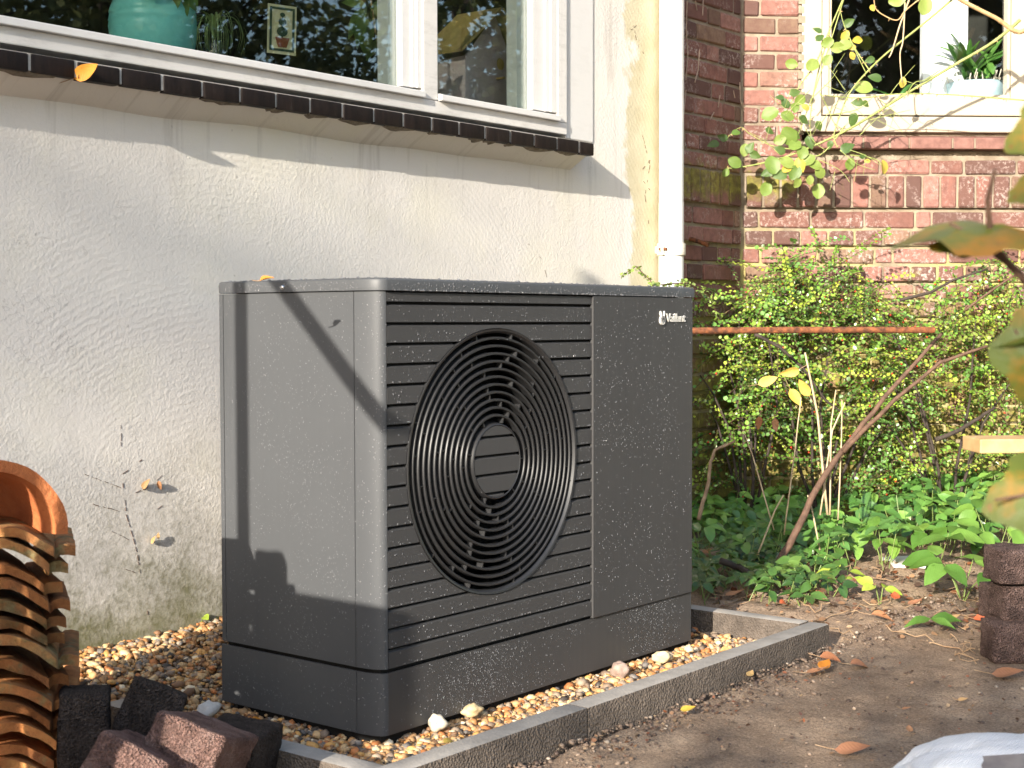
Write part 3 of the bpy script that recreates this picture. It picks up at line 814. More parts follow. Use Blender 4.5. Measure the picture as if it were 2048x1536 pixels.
def split_loose(o):
    bm = bmesh.new(); bm.from_mesh(o.data); left = set(bm.verts); groups = []
    while left:
        st = [left.pop()]; g_ = set(st)
        while st:
            for e in st.pop().link_edges:
                for w_ in e.verts:
                    if w_ in left: left.discard(w_); g_.add(w_); st.append(w_)
        groups.append(sorted(v.index for v in g_))
    if len(groups) > 1:
        for gi in groups:
            b2 = bm.copy(); b2.verts.ensure_lookup_table(); ks = set(gi)
            bmesh.ops.delete(b2, geom=[v for v in b2.verts if v.index not in ks], context='VERTS')
            me = bpy.data.meshes.new('slat'); b2.to_mesh(me); b2.free(); me.materials.append(M['unit_front_shaded'])
            link('slat', me, o.parent)
        bpy.data.objects.remove(o)
    bm.free()
ztop = Z1; slat_z = []
z = .680
slat_z.append((z + .0005, ztop))
while z > .01:
    t_ = z - .0062; b_ = max(z - ptc, .0)
    slat_z.append((b_, t_)); z -= ptc
def slat_mb(x0, x1, z0, z1, y0=0.0):
    m_ = MB(); h = min(.010, (z1 - z0) * .4)
    return m_.add([(x0, y0, z0), (x1, y0, z0), (x1, y0 + .007, z0 + .001), (x0, y0 + .007, z0 + .001), (x0, y0, z1 - .002), (x1, y0, z1 - .002), (x1, y0 + .007, z1 + .0015), (x0, y0 + .007, z1 + .0015)],
                  [(0, 3, 2, 1), (4, 5, 6, 7), (0, 1, 5, 4), (1, 2, 6, 5), (2, 3, 7, 6), (3, 0, 4, 7)])
for (a, b) in slat_z:
    o = slat_mb(SX0, SX1, a, b).build('slat', M['unit_front_shaded'], hp)
    lo, hi = CZ - RR, CZ + RR
    if b > lo and a < hi:
        o.location = (0, 0, 0)
        par = o.parent; o.parent = None; o.location = OFF[hp.name]
        carve(o, cutter, 'DIFFERENCE')
        o.parent = par; o.location = (0, 0, 0)
    o.data.materials.clear(); o.data.materials.append(M['unit_front_shaded'])
    split_loose(o)
# dark plate behind the slats, with the same hole
NB = 96; vs = []; fs = []
for k in range(NB):
    t = 2 * math.pi * k / NB; dx, dz = math.cos(t), math.sin(t)
    sx = min((SX1 - CX) / dx if dx > 1e-6 else 9, (SX0 - CX) / dx if dx < -1e-6 else 9); sz = min((Z1 - CZ) / dz if dz > 1e-6 else 9, (0 - CZ) / dz if dz < -1e-6 else 9)
    s_ = min(sx, sz)
    vs += [(CX + dx * RR, .010, CZ + dz * RR), (CX + dx * s_, .010, CZ + dz * s_), (CX + dx * RR, .016, CZ + dz * RR), (CX + dx * s_, .016, CZ + dz * s_)]
for k in range(NB):
    a, b = k * 4, (k + 1) % NB * 4
    fs += [(a, b, b + 1, a + 1), (a + 2, a + 3, b + 3, b + 2), (a, a + 2, b + 2, b)]
MB().add(vs, fs).build('slat_backing', M['void'], hp)
core = MB()
core.box((.012, .20, .004), (HW - .012, HD - .006, .694)); core.box((PX0 + .004, .009, .002), (HW - .026, .199, .694))
core.box((.014, .062, .003), (.06, .199, .694)); core.box((.061, .017, .003), (PX0 + .003, .199, .080)); core.box((.061, .017, .645), (PX0 + .003, .199, .694)); core.box((.026, .017, .003), (.060, .0615, .694))
core.build('inner_casing', M['void'], hp)
# fan grille
gr = MB().lathe((CX, 0, CZ), [(RR - .0085, .004), (RR - .0045, -.002), (RR - .0005, -.003), (RR - .0005, .012), (RR - .003, .09), (RR - .0105, .09), (RR - .0085, .004)], 96, V((0, 1, 0))).build('fan_grille', M['black'], hp)
smooth_by_angle(gr)
NR = 11; R_IN, R_OUT = .0925, .2475
radii = [R_IN + (R_OUT - R_IN) * i / (NR - 1) for i in range(NR)]
for i, r_ in enumerate(radii):
    dome = 0.0
    y0 = dome
    o = MB().lathe((CX, 0, CZ), [(r_ - .0028, y0 + .0022), (r_ - .0016, y0 + .0003), (r_ + .0016, y0 + .0003), (r_ + .0028, y0 + .0022), (r_ + .0029, y0 + .018), (r_ - .0029, y0 + .018), (r_ - .0028, y0 + .0022)], 84, V((0, 1, 0))).build('grille_ring', M['black'], gr)
    smooth_by_angle(o)
rb_ = MB()
allr = [.079] + radii + [RR - .005]
for i in range(len(allr) - 1):
    r0, r1 = allr[i] - .0005, allr[i + 1] + .0005
    n_ = 6 + (i >= 4) + (i >= 8)
    for k in range(n_):
        t = 2 * math.pi * k / n_ + i * 2.399 + .25 * math.sin(i * 3.1 + k * 1.7)
        d = V((math.cos(t), 0, math.sin(t))); q = V((-math.sin(t), 0, math.cos(t)))
        rb_.obox(V((CX, .0095, CZ)) + d * (r0 + r1) / 2, d, V((0, 1, 0)), q, (r1 - r0) / 2, .0075, .0013)
o = rb_.build('grille_ribs', M['black'], gr); o['kind'] = 'stuff'
hub = MB().lathe((CX, 0, CZ), [(.0722, -.0005), (.0735, -.0018), (.0755, -.0005), (.081, .020), (.075, .028), (.0722, .006)], 72, V((0, 1, 0))).build('grille_hub', M['black'], gr)
smooth_by_angle(hub)
MB().lathe((CX, .008, CZ), [(0, 0), (.0724, 0), (.0724, .004), (0, .004)], 48, V((0, 1, 0))).build('hub_plate', M['void'], gr)
for (a, b) in slat_z:
    if b > CZ - .0715 and a < CZ + .0715:
        o = slat_mb(CX - .09, CX + .09, a, b, -.001).build('hub_slat', M['unit_front_shaded'], gr)
        par = o.parent; o.parent = None; o.location = OFF[hp.name]
        carve(o, keep, 'INTERSECT')
        o.parent = par; o.location = (0, 0, 0)
        o.data.materials.clear(); o.data.materials.append(M['unit_front_shaded'])
bpy.data.objects.remove(cutter); bpy.data.objects.remove(keep)
fan = MB().lathe((CX, .115, CZ), [(0, 0), (.06, 0), (.065, .01), (.065, .08), (0, .08)], 40, V((0, 1, 0))).build('fan', M['void'], hp)
for k in range(3):
    vs = []; fs = []
    for i in range(6):
        r_ = .06 + .195 * i / 5
        for j in range(6):
            t = 2 * math.pi * k / 3 + .75 + (j / 5 - .5) * (1.3 - .3 * i / 5) + .25 * i / 5
            vs.append((CX + r_ * math.cos(t), .105 + .070 * (1 - j / 5), CZ + r_ * math.sin(t)))
    for i in range(5):
        for j in range(5): fs.append((i * 6 + j, i * 6 + j + 1, (i + 1) * 6 + j + 1, (i + 1) * 6 + j))
    o = MB().add(vs, fs).build('fan_blade', M['void'], fan, smooth=True)
    md = o.modifiers.new('t', 'SOLIDIFY'); md.thickness = .004
# lid
def rring(g, z):
    pts = []
    for (x, y) in arc(g, 10, False): pts.append((x, y))
    for (x, y) in reversed(arc(g, 10, True)): pts.append((x, y))
    for (x, y) in arc(g, 4, True, .02, .02): pts.append((x, HD - y))
    for (x, y) in reversed(arc(g, 4, False, .02, .02)): pts.append((x, HD - y))
    return [(x, y, z) for x, y in pts]
rings = [rring(-.004, .7005), rring(.0055, .7005), rring(.0058, .7165), rring(.0045, .7205), rring(.0012, .7230), rring(-.008, .7240)]
m_ = len(rings[0]); vs = [p for r_ in rings for p in r_]; fs = []
for i in range(len(rings) - 1):
    for k in range(m_): fs.append((i * m_ + k, i * m_ + (k + 1) % m_, (i + 1) * m_ + (k + 1) % m_, (i + 1) * m_ + k))
fs.append(tuple((len(rings) - 1) * m_ + k for k in range(m_)))
lid = smooth_by_angle(MB().add(vs, fs).build('lid', M['unit'], hp), .5)
ps = onX(566, 575, -.006)
sc_ = MB().lathe(ps, [(0, .005), (.0035, .0045), (.005, .002), (.005, -.002)], 16, V((-1, 0, 0))).build('screw', M['steel'], lid, smooth=True)
# plinth
PB, PT = -.1245, -.0080
for rt in (False, True):
    smooth_by_angle(extrude(MB(), arc(-.001, 14, rt) + ([(EA + .002, .001)] if not rt else [(HW - EA - .002, .001)]), PB, PT).build('plinth_corner', M['unit'], hp), .6)
extrude(MB(), [(.001, HD - .001), (.001, EB + seam)], PB, PT).build('plinth_side', M['unit'], hp)
extrude(MB(), [(HW - .001, EB + seam), (HW - .001, HD - .001)], PB, PT).build('plinth_side', M['unit'], hp)
MB().box((EA + .0022, .001, PB), (HW - EA - .0022, .005, PT)).build('plinth_front', M['unit_front_shaded'], hp)
MB().box((.014, .012, -.150), (HW - .014, HD - .006, .001)).build('plinth_core', M['void'], hp)
# badge: emblem and lettering
lc = bpy.data.curves.new('badge_text', 'FONT'); lc.body = 'Vaillant'; lc.size = .0225; lc.extrude = .0014; lc.offset = .00032; lc.space_character = .92
lt = bpy.data.objects.new('badge_text', lc); COL.objects.link(lt); bpy.context.view_layer.update()
lme = bpy.data.meshes.new_from_object(lt.evaluated_get(bpy.context.evaluated_depsgraph_get())); bpy.data.objects.remove(lt)
xs_ = [v.co.x for v in lme.vertices]; ys_ = [v.co.y for v in lme.vertices]
lx0, lx1 = onY(1331, 635, -.004).x, onY(1369.5, 635, -.004).x; lz0 = onY(1345, 643.3, -.004).z; lz1 = onY(1345, 627, -.004).z
kx = (lx1 - lx0) / (max(xs_) - min(xs_)); kz = (lz1 - lz0) / (max(ys_) - 0)
x0_ = min(xs_)
for v in lme.vertices: v.co = V(((v.co.x - x0_) * kx + lx0, -.0055 - v.co.z, v.co.y * kz + lz0)) - OFF[hp.name]
lme.materials.clear(); lme.materials.append(M['silver'])
link('badge_lettering', lme, hp)
ex = (onY(1323.5, 634, -.004).x); ez = onY(1323, 636.5, -.004).z
eb = MB(); out = []
def ear(c0, c1, w, n=5): pass
N = 28
rx, rz = .0115, .0165
for i in range(N):
    t = 2 * math.pi * i / N; x = rx * math.sin(t) * (1 + .10 * math.cos(t)); z = -rz * .5 - rz * .75 * math.cos(t) * -1 * -1
    out.append((x, rz * .72 * -math.cos(t)))
vs = [(ex + x, -.0040, ez - .004 + z) for x, z in out] + [(ex + x * .93, -.0075, ez - .004 + z * .93) for x, z in out]
eb.add(vs, [(i, (i + 1) % N, N + (i + 1) % N, N + i) for i in range(N)] + [tuple(range(2 * N - 1, N - 1, -1))])
for sx in (-1, 1):
    eb.tube([(ex + sx * .0045, -.0052, ez + .002), (ex + sx * .0072, -.0055, ez + .010), (ex + sx * .0078, -.0055, ez + .0165)], [.0030, .0032, .0018], 8)
em = eb.build('badge_emblem', M['silver'], hp)
face = MB()
face.tube([(ex + .000, -.0080, ez + .006), (ex + .0035, -.0081, ez - .001), (ex + .0045, -.0081, ez - .009)], [.0010, .0013, .0008], 6)
face.tube([(ex + .001, -.0080, ez + .001), (ex - .0015, -.0081, ez - .003)], [.0022, .0010], 6)
face.tube([(ex - .0065, -.0080, ez + .003), (ex - .0040, -.0081, ez - .004), (ex + .000, -.0081, ez - .011)], [.0007, .0009, .0006], 6)
face.build('emblem_lines', M['unit_front_shaded'], em)
# rain drops standing on the unit
def drops():
    import numpy as np
    base = []; NS = 6
    for h, r_ in ((0, 1.0), (.45, .85), (.75, .5)):
        for k in range(NS): base.append((r_ * math.cos(2 * math.pi * k / NS), r_ * math.sin(2 * math.pi * k / NS), h))
    base.append((0, 0, .85)); base = np.array(base)
    q = []
    for i in range(2):
        for k in range(NS): q.append((i * NS + k, i * NS + (k + 1) % NS, (i + 1) * NS + (k + 1) % NS, (i + 1) * NS + k))
    for k in range(NS): q.append((2 * NS + k, 2 * NS + (k + 1) % NS, 18, 18))
    P = []; AX = []; S = []
    R = np.random.default_rng(3)
    def put(p, a, b, n, r, sag=1.0): P.append(p); AX.append((a, b, n)); S.append((r, r * sag, r * R.uniform(.55, .9)))
    ex_, ey_, ez_ = np.array((1., 0, 0)), np.array((0, 1., 0)), np.array((0, 0, 1.))
    def grp(x, z, s, seed): return noise.noise((x * s, z * s, seed)) > R.uniform(-.45, .45)
    def size(a, b, p=2.2): return a + (b - a) * R.uniform() ** p
    n = 0
    while n < 1500:                       # flat front panel
        x, z = R.uniform(PX0 + .006, HW - .028), R.uniform(.0, .694)
        if not grp(x, z, 9, 1): continue
        put(np.array((x, -.0042, z)), ex_, ez_, -ey_, size(.0006, .0016, 2.4), R.uniform(1, 1.5)); n += 1
    n = 0
    while n < 1500:                       # slats
        x, z = R.uniform(SX0 + .004, SX1 - .004), R.uniform(.004, .694)
        if (x - CX) ** 2 + (z - CZ) ** 2 < (RR + .003) ** 2 and (x - CX) ** 2 + (z - CZ) ** 2 > .068 ** 2: continue
        for (a, b) in slat_z:
            if R.uniform() < .3 and z < b and z > a: z = a + .0025
            if a + .001 < z < b - .002:
                put(np.array((x, -.0002, z)), ex_, ez_, -ey_, size(.0006, .0016, 2.4), R.uniform(1, 1.4)); n += 1; break
    n = 0
    while n < 1900:                       # plinth front
        x, z = R.uniform(.06, HW - .03), R.uniform(PB + .003, PT - .002)
        if not (grp(x, z, 5, 4)): continue
        put(np.array((x, .0008, z)), ex_, ez_, -ey_, size(.0005, .0015), 1.1); n += 1
    n = 0
    while n < 2500:                       # left side
        y, z = R.uniform(EB, HD - .004), R.uniform(PB, .694)
        if not grp(y, z, 12, 6) or PT - .002 < z < .002: continue
        put(np.array((-.0002 if z > 0 else .0008, y, z)), ey_, ez_, -ex_, size(.0005, .0012, 2.6), R.uniform(1, 1.3)); n += 1
    n = 0
    while n < 420:                        # rounded corner
        t = R.uniform(0, math.pi / 2); z = R.uniform(PB, .694)
        if PT - .002 < z < .002: continue
        x = EA - EA * math.cos(t); y = EB - EB * math.sin(t); nn = np.array((-math.cos(t) / EA, -math.sin(t) / EB, 0)); nn /= np.linalg.norm(nn)
        put(np.array((x, y, z)), np.cross(nn, ez_), ez_, nn, size(.0006, .0016), R.uniform(1, 1.3)); n += 1
    for i in range(520):                  # lid edge
        x, z = R.uniform(.03, HW - .03), R.uniform(.7010, .7165)
        if R.uniform() < .4: z = .7015
        put(np.array((x, -.0057, z)), ex_, ez_, -ey_, size(.0007, .0018), R.uniform(1, 1.3))
    for i in range(160):
        y, z = R.uniform(.03, HD - .03), R.uniform(.7010, .7165)
        put(np.array((-.0057, y, z)), ey_, ez_, -ex_, size(.0007, .0017), 1)
    for i in range(1100):                 # lid top
        x, y = R.uniform(.0, HW), R.uniform(.0, HD)
        put(np.array((x, y, .7239)), ex_, ey_, ez_, size(.0015, .0050), R.uniform(.8, 1.2))
    nb = len(base); Vv = np.zeros((len(P) * nb, 3)); Q = np.zeros((len(P) * len(q), 4), np.int64); q = np.array(q)
    for i, (p, (a, b, n_), s_) in enumerate(zip(P, AX, S)):
        Vv[i * nb:(i + 1) * nb] = p + np.outer(base[:, 0] * s_[0], a) + np.outer(base[:, 1] * s_[1], b) + np.outer(base[:, 2] * s_[2], n_)
        Q[i * len(q):(i + 1) * len(q)] = q + i * nb
    me = bpy.data.meshes.new('rain_drops')
    off = np.array(OFF[hp.name])
    faces = [tuple(int(k) for k in (f[:3] if f[2] == f[3] else f)) for f in Q]
    me.from_pydata((Vv - off).tolist(), [], faces); me.update()
    me.polygons.foreach_set('use_smooth', [True] * len(me.polygons))
    me.materials.append(M['drop'])
    o = link('rain_drops', me, hp); o['kind'] = 'stuff'
drops()
# ================================================================== concrete edging
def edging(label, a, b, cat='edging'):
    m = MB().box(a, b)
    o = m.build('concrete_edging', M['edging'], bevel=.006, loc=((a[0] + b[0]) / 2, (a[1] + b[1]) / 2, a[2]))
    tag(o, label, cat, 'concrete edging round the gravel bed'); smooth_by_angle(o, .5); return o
ET = -.090
jx = onZ(1160, 1412, ET).x
edging('long concrete edging slab in front of the pump, nearer half', (EX0, EY0, -.30), (jx - .0015, EY0 + .052, ET + .001))
edging('long concrete edging slab in front of the pump, far half ending at the corner', (jx + .0015, EY0 + .001, -.30), (EX1, EY0 + .053, ET))
yj = onZ(1480, 1240, ET).y
edging('short concrete edging slab on the far side beside the soil bed', (EX1 - .052, EY0 + .055, -.30), (EX1 - .001, .70, ET + .002))
edging('concrete edging slab at the near end under the loose pavers', (EX0 + .001, EY0 + .054, -.30), (EX0 + .052, .52, ET - .004))

# ================================================================== gravel
def gz(x, y):
    k = min(1, max(0, (y - .30) / .52)); k = k * k * (3 - 2 * k)
    w_ = min(1, max(0, (1.1 - x) / .5))
    e = min(1, max(0, (.06 - (y - EY0 - .05)) / .06)) * .004
    return -.143 + k * w_ * .075 + .006 * noise.noise((x * 5, y * 5, 2)) + .008 * max(0, noise.noise((x * 3.1, y * 3.1, 7))) - e
gxs = [EX0 + .045 + i * .0372 for i in range(41)]; gys = [EY0 + .045 + i * .035 for i in range(32)]
vs = [(x, min(y, WALL_Y - .001), gz(x, y) - .012) for y in gys for x in gxs]; n_ = len(gxs)
fs = [(j * n_ + i, j * n_ + i + 1, (j + 1) * n_ + i + 1, (j + 1) * n_ + i) for j in range(len(gys) - 1) for i in range(n_ - 1)]
gb = MB().add(vs, fs).build('gravel_base', m_simple('gravel_grit', (.10, .075, .05), (.24, .18, .12), 90, .95, .8, .008), smooth=True)
gb['kind'] = 'structure'
PAL = np.array([(.44, .27, .14), (.38, .20, .085), (.52, .36, .20), (.25, .19, .15), (.15, .14, .14), (.58, .45, .28), (.42, .17, .065), (.30, .24, .19), (.07, .06, .055), (.54, .31, .11), (.66, .58, .45), (.21, .12, .07)])
PW = np.array([.17, .14, .13, .10, .06, .07, .08, .09, .04, .07, .02, .03]); PW /= PW.sum()
def pebble_shapes(k, sub=1):
    out = []
    for i in range(k):
        bm = bmesh.new(); bmesh.ops.create_icosphere(bm, subdivisions=sub, radius=1)
        sx, sy, sz = random.uniform(.8, 1.25), random.uniform(.62, 1.0), random.uniform(.42, .72)
        o_ = random.uniform(0, 50)
        for v in bm.verts:
            d = 1 + .42 * noise.noise(v.co * 1.15 + V((o_, 0, 0))) + .22 * noise.noise(v.co * 2.4 + V((0, o_, 0)))
            v.co = V((v.co.x * sx, v.co.y * sy, v.co.z * sz)) * d
        bm.verts.ensure_lookup_table()
        out.append((np.array([v.co[:] for v in bm.verts]), np.array([[v.index for v in f.verts] for f in bm.faces])))
        bm.free()
    return out
SH = pebble_shapes(24)
def rot_m(r):
    a, b, c = r.uniform(0, 6.28), r.normal(0, .35), r.normal(0, .35)
    return np.array(Matrix.Rotation(a, 3, 'Z') @ Matrix.Rotation(b, 3, 'X') @ Matrix.Rotation(c, 3, 'Y'))
PV = []; PF = []; PT_ = []; base_i = 0; cnt = 0
while cnt < 12500:
    if rng.uniform() < .62:
        x, y = rng.uniform(EX0 + .05, .50), rng.uniform(EY0 + .055, WALL_Y - .006)
    else:
        x, y = rng.uniform(EX0 + .05, EX1 - .06), rng.uniform(EY0 + .055, .03 + .25 * (rng.uniform() < .3))
    if .02 < x < HW - .02 and .02 < y < HD - .01: continue
    if x > .03 and y > HD + .12 and x > .05 + (WALL_Y - y) * .3 + .42: continue
    r = .0048 + .0088 * rng.uniform() ** 2.4
    if rng.uniform() < .02: r *= 1.5
    vv, ff = SH[rng.integers(24)]
    p = vv @ rot_m(rng).T * r + np.array((x, y, gz(x, y) + rng.uniform(-.010, .004)))
    c = PAL[rng.choice(len(PAL), p=PW)] * rng.uniform(.85, 1.35) * np.array((1.04, 1.0, .90))
    PV.append(p); PF.append(ff + base_i); PT_.append(np.tile(c, (len(p), 1))); base_i += len(p); cnt += 1
gv = np_mesh('gravel', np.vstack(PV), np.vstack(PF), M['pebble'], None, np.vstack(PT_), smooth=True); gv['kind'] = 'stuff'

def stone(label, u, v, z, r, col, flat=.8, group=None):
    vv, ff = pebble_shapes(1, 3)[0]
    p = onZ(u, v, z); q = vv * np.array((1, 1, flat / .6)) * r
    k = np_mesh('stone', q @ rot_m(rng).T, ff, M['pebble'], None, np.tile(np.array(col), (len(q), 1)), smooth=True)
    k.location = p + V((0, 0, r * .25)); tag(k, label, 'stone', group)
stone('white flint stone in the gravel beside the dark tilted paver', 415, 1425, -.125, .019, (.66, .63, .58))
stone('brownish pink angular stone against the plinth on the far half of the gravel strip', 1240, 1345, -.125, .023, (.40, .30, .25))
stone('pale knobbly flint stone beside the plinth near the front corner', 873, 1450, -.125, .019, (.62, .56, .44))
stone('yellowish flint stone beside the plinth, next to the pale knobbly one', 945, 1425, -.125, .017, (.58, .46, .26))
stone('large cream pebble by the plinth past the middle of the gravel strip', 1325, 1318, -.125, .020, (.64, .55, .36))
stone('cream pebble closest to the far end of the plinth', 1378, 1300, -.125, .013, (.60, .50, .32))
stone('white pebble at the foot of the rendered wall behind the pump corner', 416, 1252, -.07, .012, (.7, .68, .62))

# ================================================================== pavers (loose, at the near left)
HF = V((math.sin(YAW), math.cos(YAW), 0)); HR = V((math.cos(YAW), -math.sin(YAW), 0)); ZU = V((0, 0, 1))
def paver(label, c, dims, yaw=0, roll=0, tilt=0, mat='paver_dark', group=None, name='paver', seed=0, rough=.0026):
    bm = bmesh.new(); bmesh.ops.create_cube(bm, size=1)
    for v in bm.verts: v.co = V((v.co.x * dims[0], v.co.y * dims[1], v.co.z * dims[2]))
    bmesh.ops.bevel(bm, geom=bm.edges[:], offset=.008, segments=2, affect='EDGES', profile=.6)
    bmesh.ops.subdivide_edges(bm, edges=[e for e in bm.edges if e.calc_length() > .02], cuts=9, use_grid_fill=True)
    for v in bm.verts:
        q = v.co * 28 + V((seed * 7.3, seed * 3.1, 0))
        v.co += V((noise.noise(q), noise.noise(q + V((5, 0, 0))), noise.noise(q + V((0, 9, 0))))) * rough + v.co.normalized() * (.0030 * noise.noise(v.co * 70 + V((0, seed, 3))) + .0018 * noise.noise(v.co * 160)) * 1.0 + v.co.normalized() * .0 * noise.noise(v.co * 90 + V((seed, 0, 0)))
    me = bpy.data.meshes.new(name); bm.to_mesh(me); bm.free(); me.materials.append(M[mat])
    me.polygons.foreach_set('use_smooth', [True] * len(me.polygons))
    o = link(name, me); base = Matrix(((HR.x, HF.x, 0), (HR.y, HF.y, 0), (HR.z, HF.z, 1))).to_4x4()
    o.matrix_world = Matrix.Translation(c) @ base @ Matrix.Rotation(math.radians(yaw), 4, 'Z') @ Matrix.Rotation(math.radians(tilt), 4, 'X') @ Matrix.Rotation(math.radians(roll), 4, 'Y')
    tag(o, label, 'paver', group); return o
GP = 'loose clay pavers beside the tile stack'
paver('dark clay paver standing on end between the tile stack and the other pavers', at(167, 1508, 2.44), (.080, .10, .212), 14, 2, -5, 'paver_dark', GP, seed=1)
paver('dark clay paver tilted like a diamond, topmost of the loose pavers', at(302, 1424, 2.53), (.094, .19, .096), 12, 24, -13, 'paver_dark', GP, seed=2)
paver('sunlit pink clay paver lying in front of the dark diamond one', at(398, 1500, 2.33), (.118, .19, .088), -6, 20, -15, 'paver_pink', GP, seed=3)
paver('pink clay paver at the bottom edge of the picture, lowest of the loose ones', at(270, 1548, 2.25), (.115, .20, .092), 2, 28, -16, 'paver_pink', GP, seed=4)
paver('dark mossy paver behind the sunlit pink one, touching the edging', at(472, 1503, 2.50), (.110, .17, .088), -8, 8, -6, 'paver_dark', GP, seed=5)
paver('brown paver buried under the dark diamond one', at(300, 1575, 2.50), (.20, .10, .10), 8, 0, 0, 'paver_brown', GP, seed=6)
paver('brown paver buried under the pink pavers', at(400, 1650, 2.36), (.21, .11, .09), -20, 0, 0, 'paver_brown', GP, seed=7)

# brick stack at the right edge of the picture
bd = depth_of(onZ(1990, 1330, SOIL_Z))
GS = 'pavers stacked at the right'
def stk(u0, v0, v1, dd, lab, yaw, seed, L=.21):
    h = (v1 - v0) / FPX * dd
    p = at(u0, (v0 + v1) / 2, dd); c = p + HR * (L / 2) + HF * .055
    paver(lab, c, (L, .105, h - .005), yaw + random.uniform(-4, 4), 0, 0, 'paver_brown', GS, seed=seed, rough=.003)
stk(1988, 1247, 1332, bd, 'reddish paver at the bottom of the right-hand stack', 4, 11, .21)
stk(2006, 1172, 1246, bd + .035, 'brown paver second from the bottom of the right-hand stack', 2, 12)
stk(1994, 1097, 1171, bd + .02, 'dark brown paver on top of the right-hand stack', 5, 13)
stk(1984, 1172, 1247, bd + .15, 'brown paver behind the right-hand stack, showing only its edge', 9, 14)

# ================================================================== roof tiles
def tile_mesh(kind, seed):
    rr_ = random.Random(seed * 17 + 3); AH = rr_.uniform(.036, .050); chip = rr_.uniform(-.10, .06)
    prof = []
    W0, W1 = -.125, .068
    for i in range(15):
        x = W0 + (W1 - W0) * i / 14
        z = AH * math.cos((x + .006) / .080 * math.pi / 2) if x > -.006 else AH * math.cos((x + .006) / .13 * math.pi / 2)
        prof.append((x, z))
    prof += [(.071, -.005), (.078, .0005), (.090, .001), (.103, -.003)]
    th = .0155; L = .33; NL = 9
    vs = []; fs = []
    n = len(prof)
    for side in (0, 1):
        for j in range(NL):
            y = L * j / (NL - 1)
            for i, (x, z) in enumerate(prof):
                ed = .0045 if j in (0,) else .0016
                q = V((x * 30, y * 30, side * 3 + seed * 11))
                zz = z - (th if side else 0) * (1.1 if i >= n - 4 else 1) + ed * noise.noise(q)
                yy = y + (.045 * (1 - y / L) if i >= n - 4 else 0) + ((.010 * noise.noise(q + V((3, 3, 3))) + .006 * noise.noise(q * 3.1) + .009 * math.exp(-((x - chip) / .014) ** 2) * (.6 + .4 * side)) if j == 0 else 0)
                vs.append((x + .0015 * noise.noise(q + V((9, 1, 0))), yy, zz - .012 * (y / L)))
    S = NL * n
    for j in range(NL - 1):
        for i in range(n - 1):
            a = j * n + i
            fs.append((a, a + 1, a + n + 1, a + n)); fs.append((S + a, S + a + n, S + a + n + 1, S + a + 1))
    for i in range(n - 1):
        fs.append((i, S + i, S + i + 1, i + 1)); a = (NL - 1) * n + i; fs.append((a, a + 1, S + a + 1, S + a))
    for j in range(NL - 1):
        a = j * n; fs.append((a, a + n, S + a + n, S + a)); b = a + n - 1; fs.append((b, S + b, S + b + n, b + n))
    me = bpy.data.meshes.new('roof_tile'); me.from_pydata(vs, [], fs); me.update()
    me.materials.append(M['tile' if kind == 0 else 'tile2'])
    me.polygons.foreach_set('use_smooth', [True] * len(me.polygons))
    try: me.set_sharp_from_angle(angle=.8)
    except Exception: pass
    return me
def place_tile(me, label, p, yaw, roll, group, tilt=0):
    o = link('roof_tile', me)
    base = Matrix(((HR.x, HF.x, 0), (HR.y, HF.y, 0), (HR.z, HF.z, 1))).to_4x4()
    o.matrix_world = Matrix.Translation(p) @ base @ Matrix.Rotation(math.radians(yaw), 4, 'Z') @ Matrix.Rotation(math.radians(tilt), 4, 'X') @ Matrix.Rotation(math.radians(roll), 4, 'Y')
    tag(o, label, 'roof tile', group)
GT = 'old roof tiles in the near stack'
tops = [1065, 1101, 1146, 1182, 1216, 1252, 1292, 1334, 1374, 1416, 1455, 1496, 1536, 1576, 1616, 1648]
desc = ['mossy old pantile directly under the orange ridge tile', 'second pantile below the ridge tile, bright yellow broken edge with moss', 'third pantile below the ridge tile, brown with a dark lip', 'pantile with a thick brown lip, fourth under the ridge tile',
        'pantile with pale green lichen on its lip, fifth under the ridge tile', 'mossy pantile, sixth under the ridge tile', 'pantile with a sunlit broken edge in the middle of the stack', 'dark brown pantile just below the sunlit broken edge', 'thick orange-brown pantile beside the top of the standing dark paver', 'pantile with a deep dark hollow below it, next to the standing paver',
        'orange pantile level with the middle of the standing paver', 'pantile with a worn light patch, near the bottom of the picture', 'lowest pantile that shows its arch at the bottom of the picture', 'pantile hidden at the foot of the stack', 'pantile hidden at the foot of the stack', 'pantile hidden at the foot of the stack']
for i, v in enumerate(tops):
    p = at(8 + random.uniform(-14, 12) + (12 if i in (1, 6, 10) else 0), v - 24 + random.uniform(-2, 2), 2.36 + random.uniform(-.008, .012)) - V((0, 0, .050)) + V((0, 0, .0))
    place_tile(tile_mesh(0 if i in (2, 3, 7, 8, 9, 10, 11, 12) else 1, i), desc[i], p, random.uniform(-7, 7) + 21, random.uniform(-2.5, 2.5), GT, random.uniform(-1, 1))
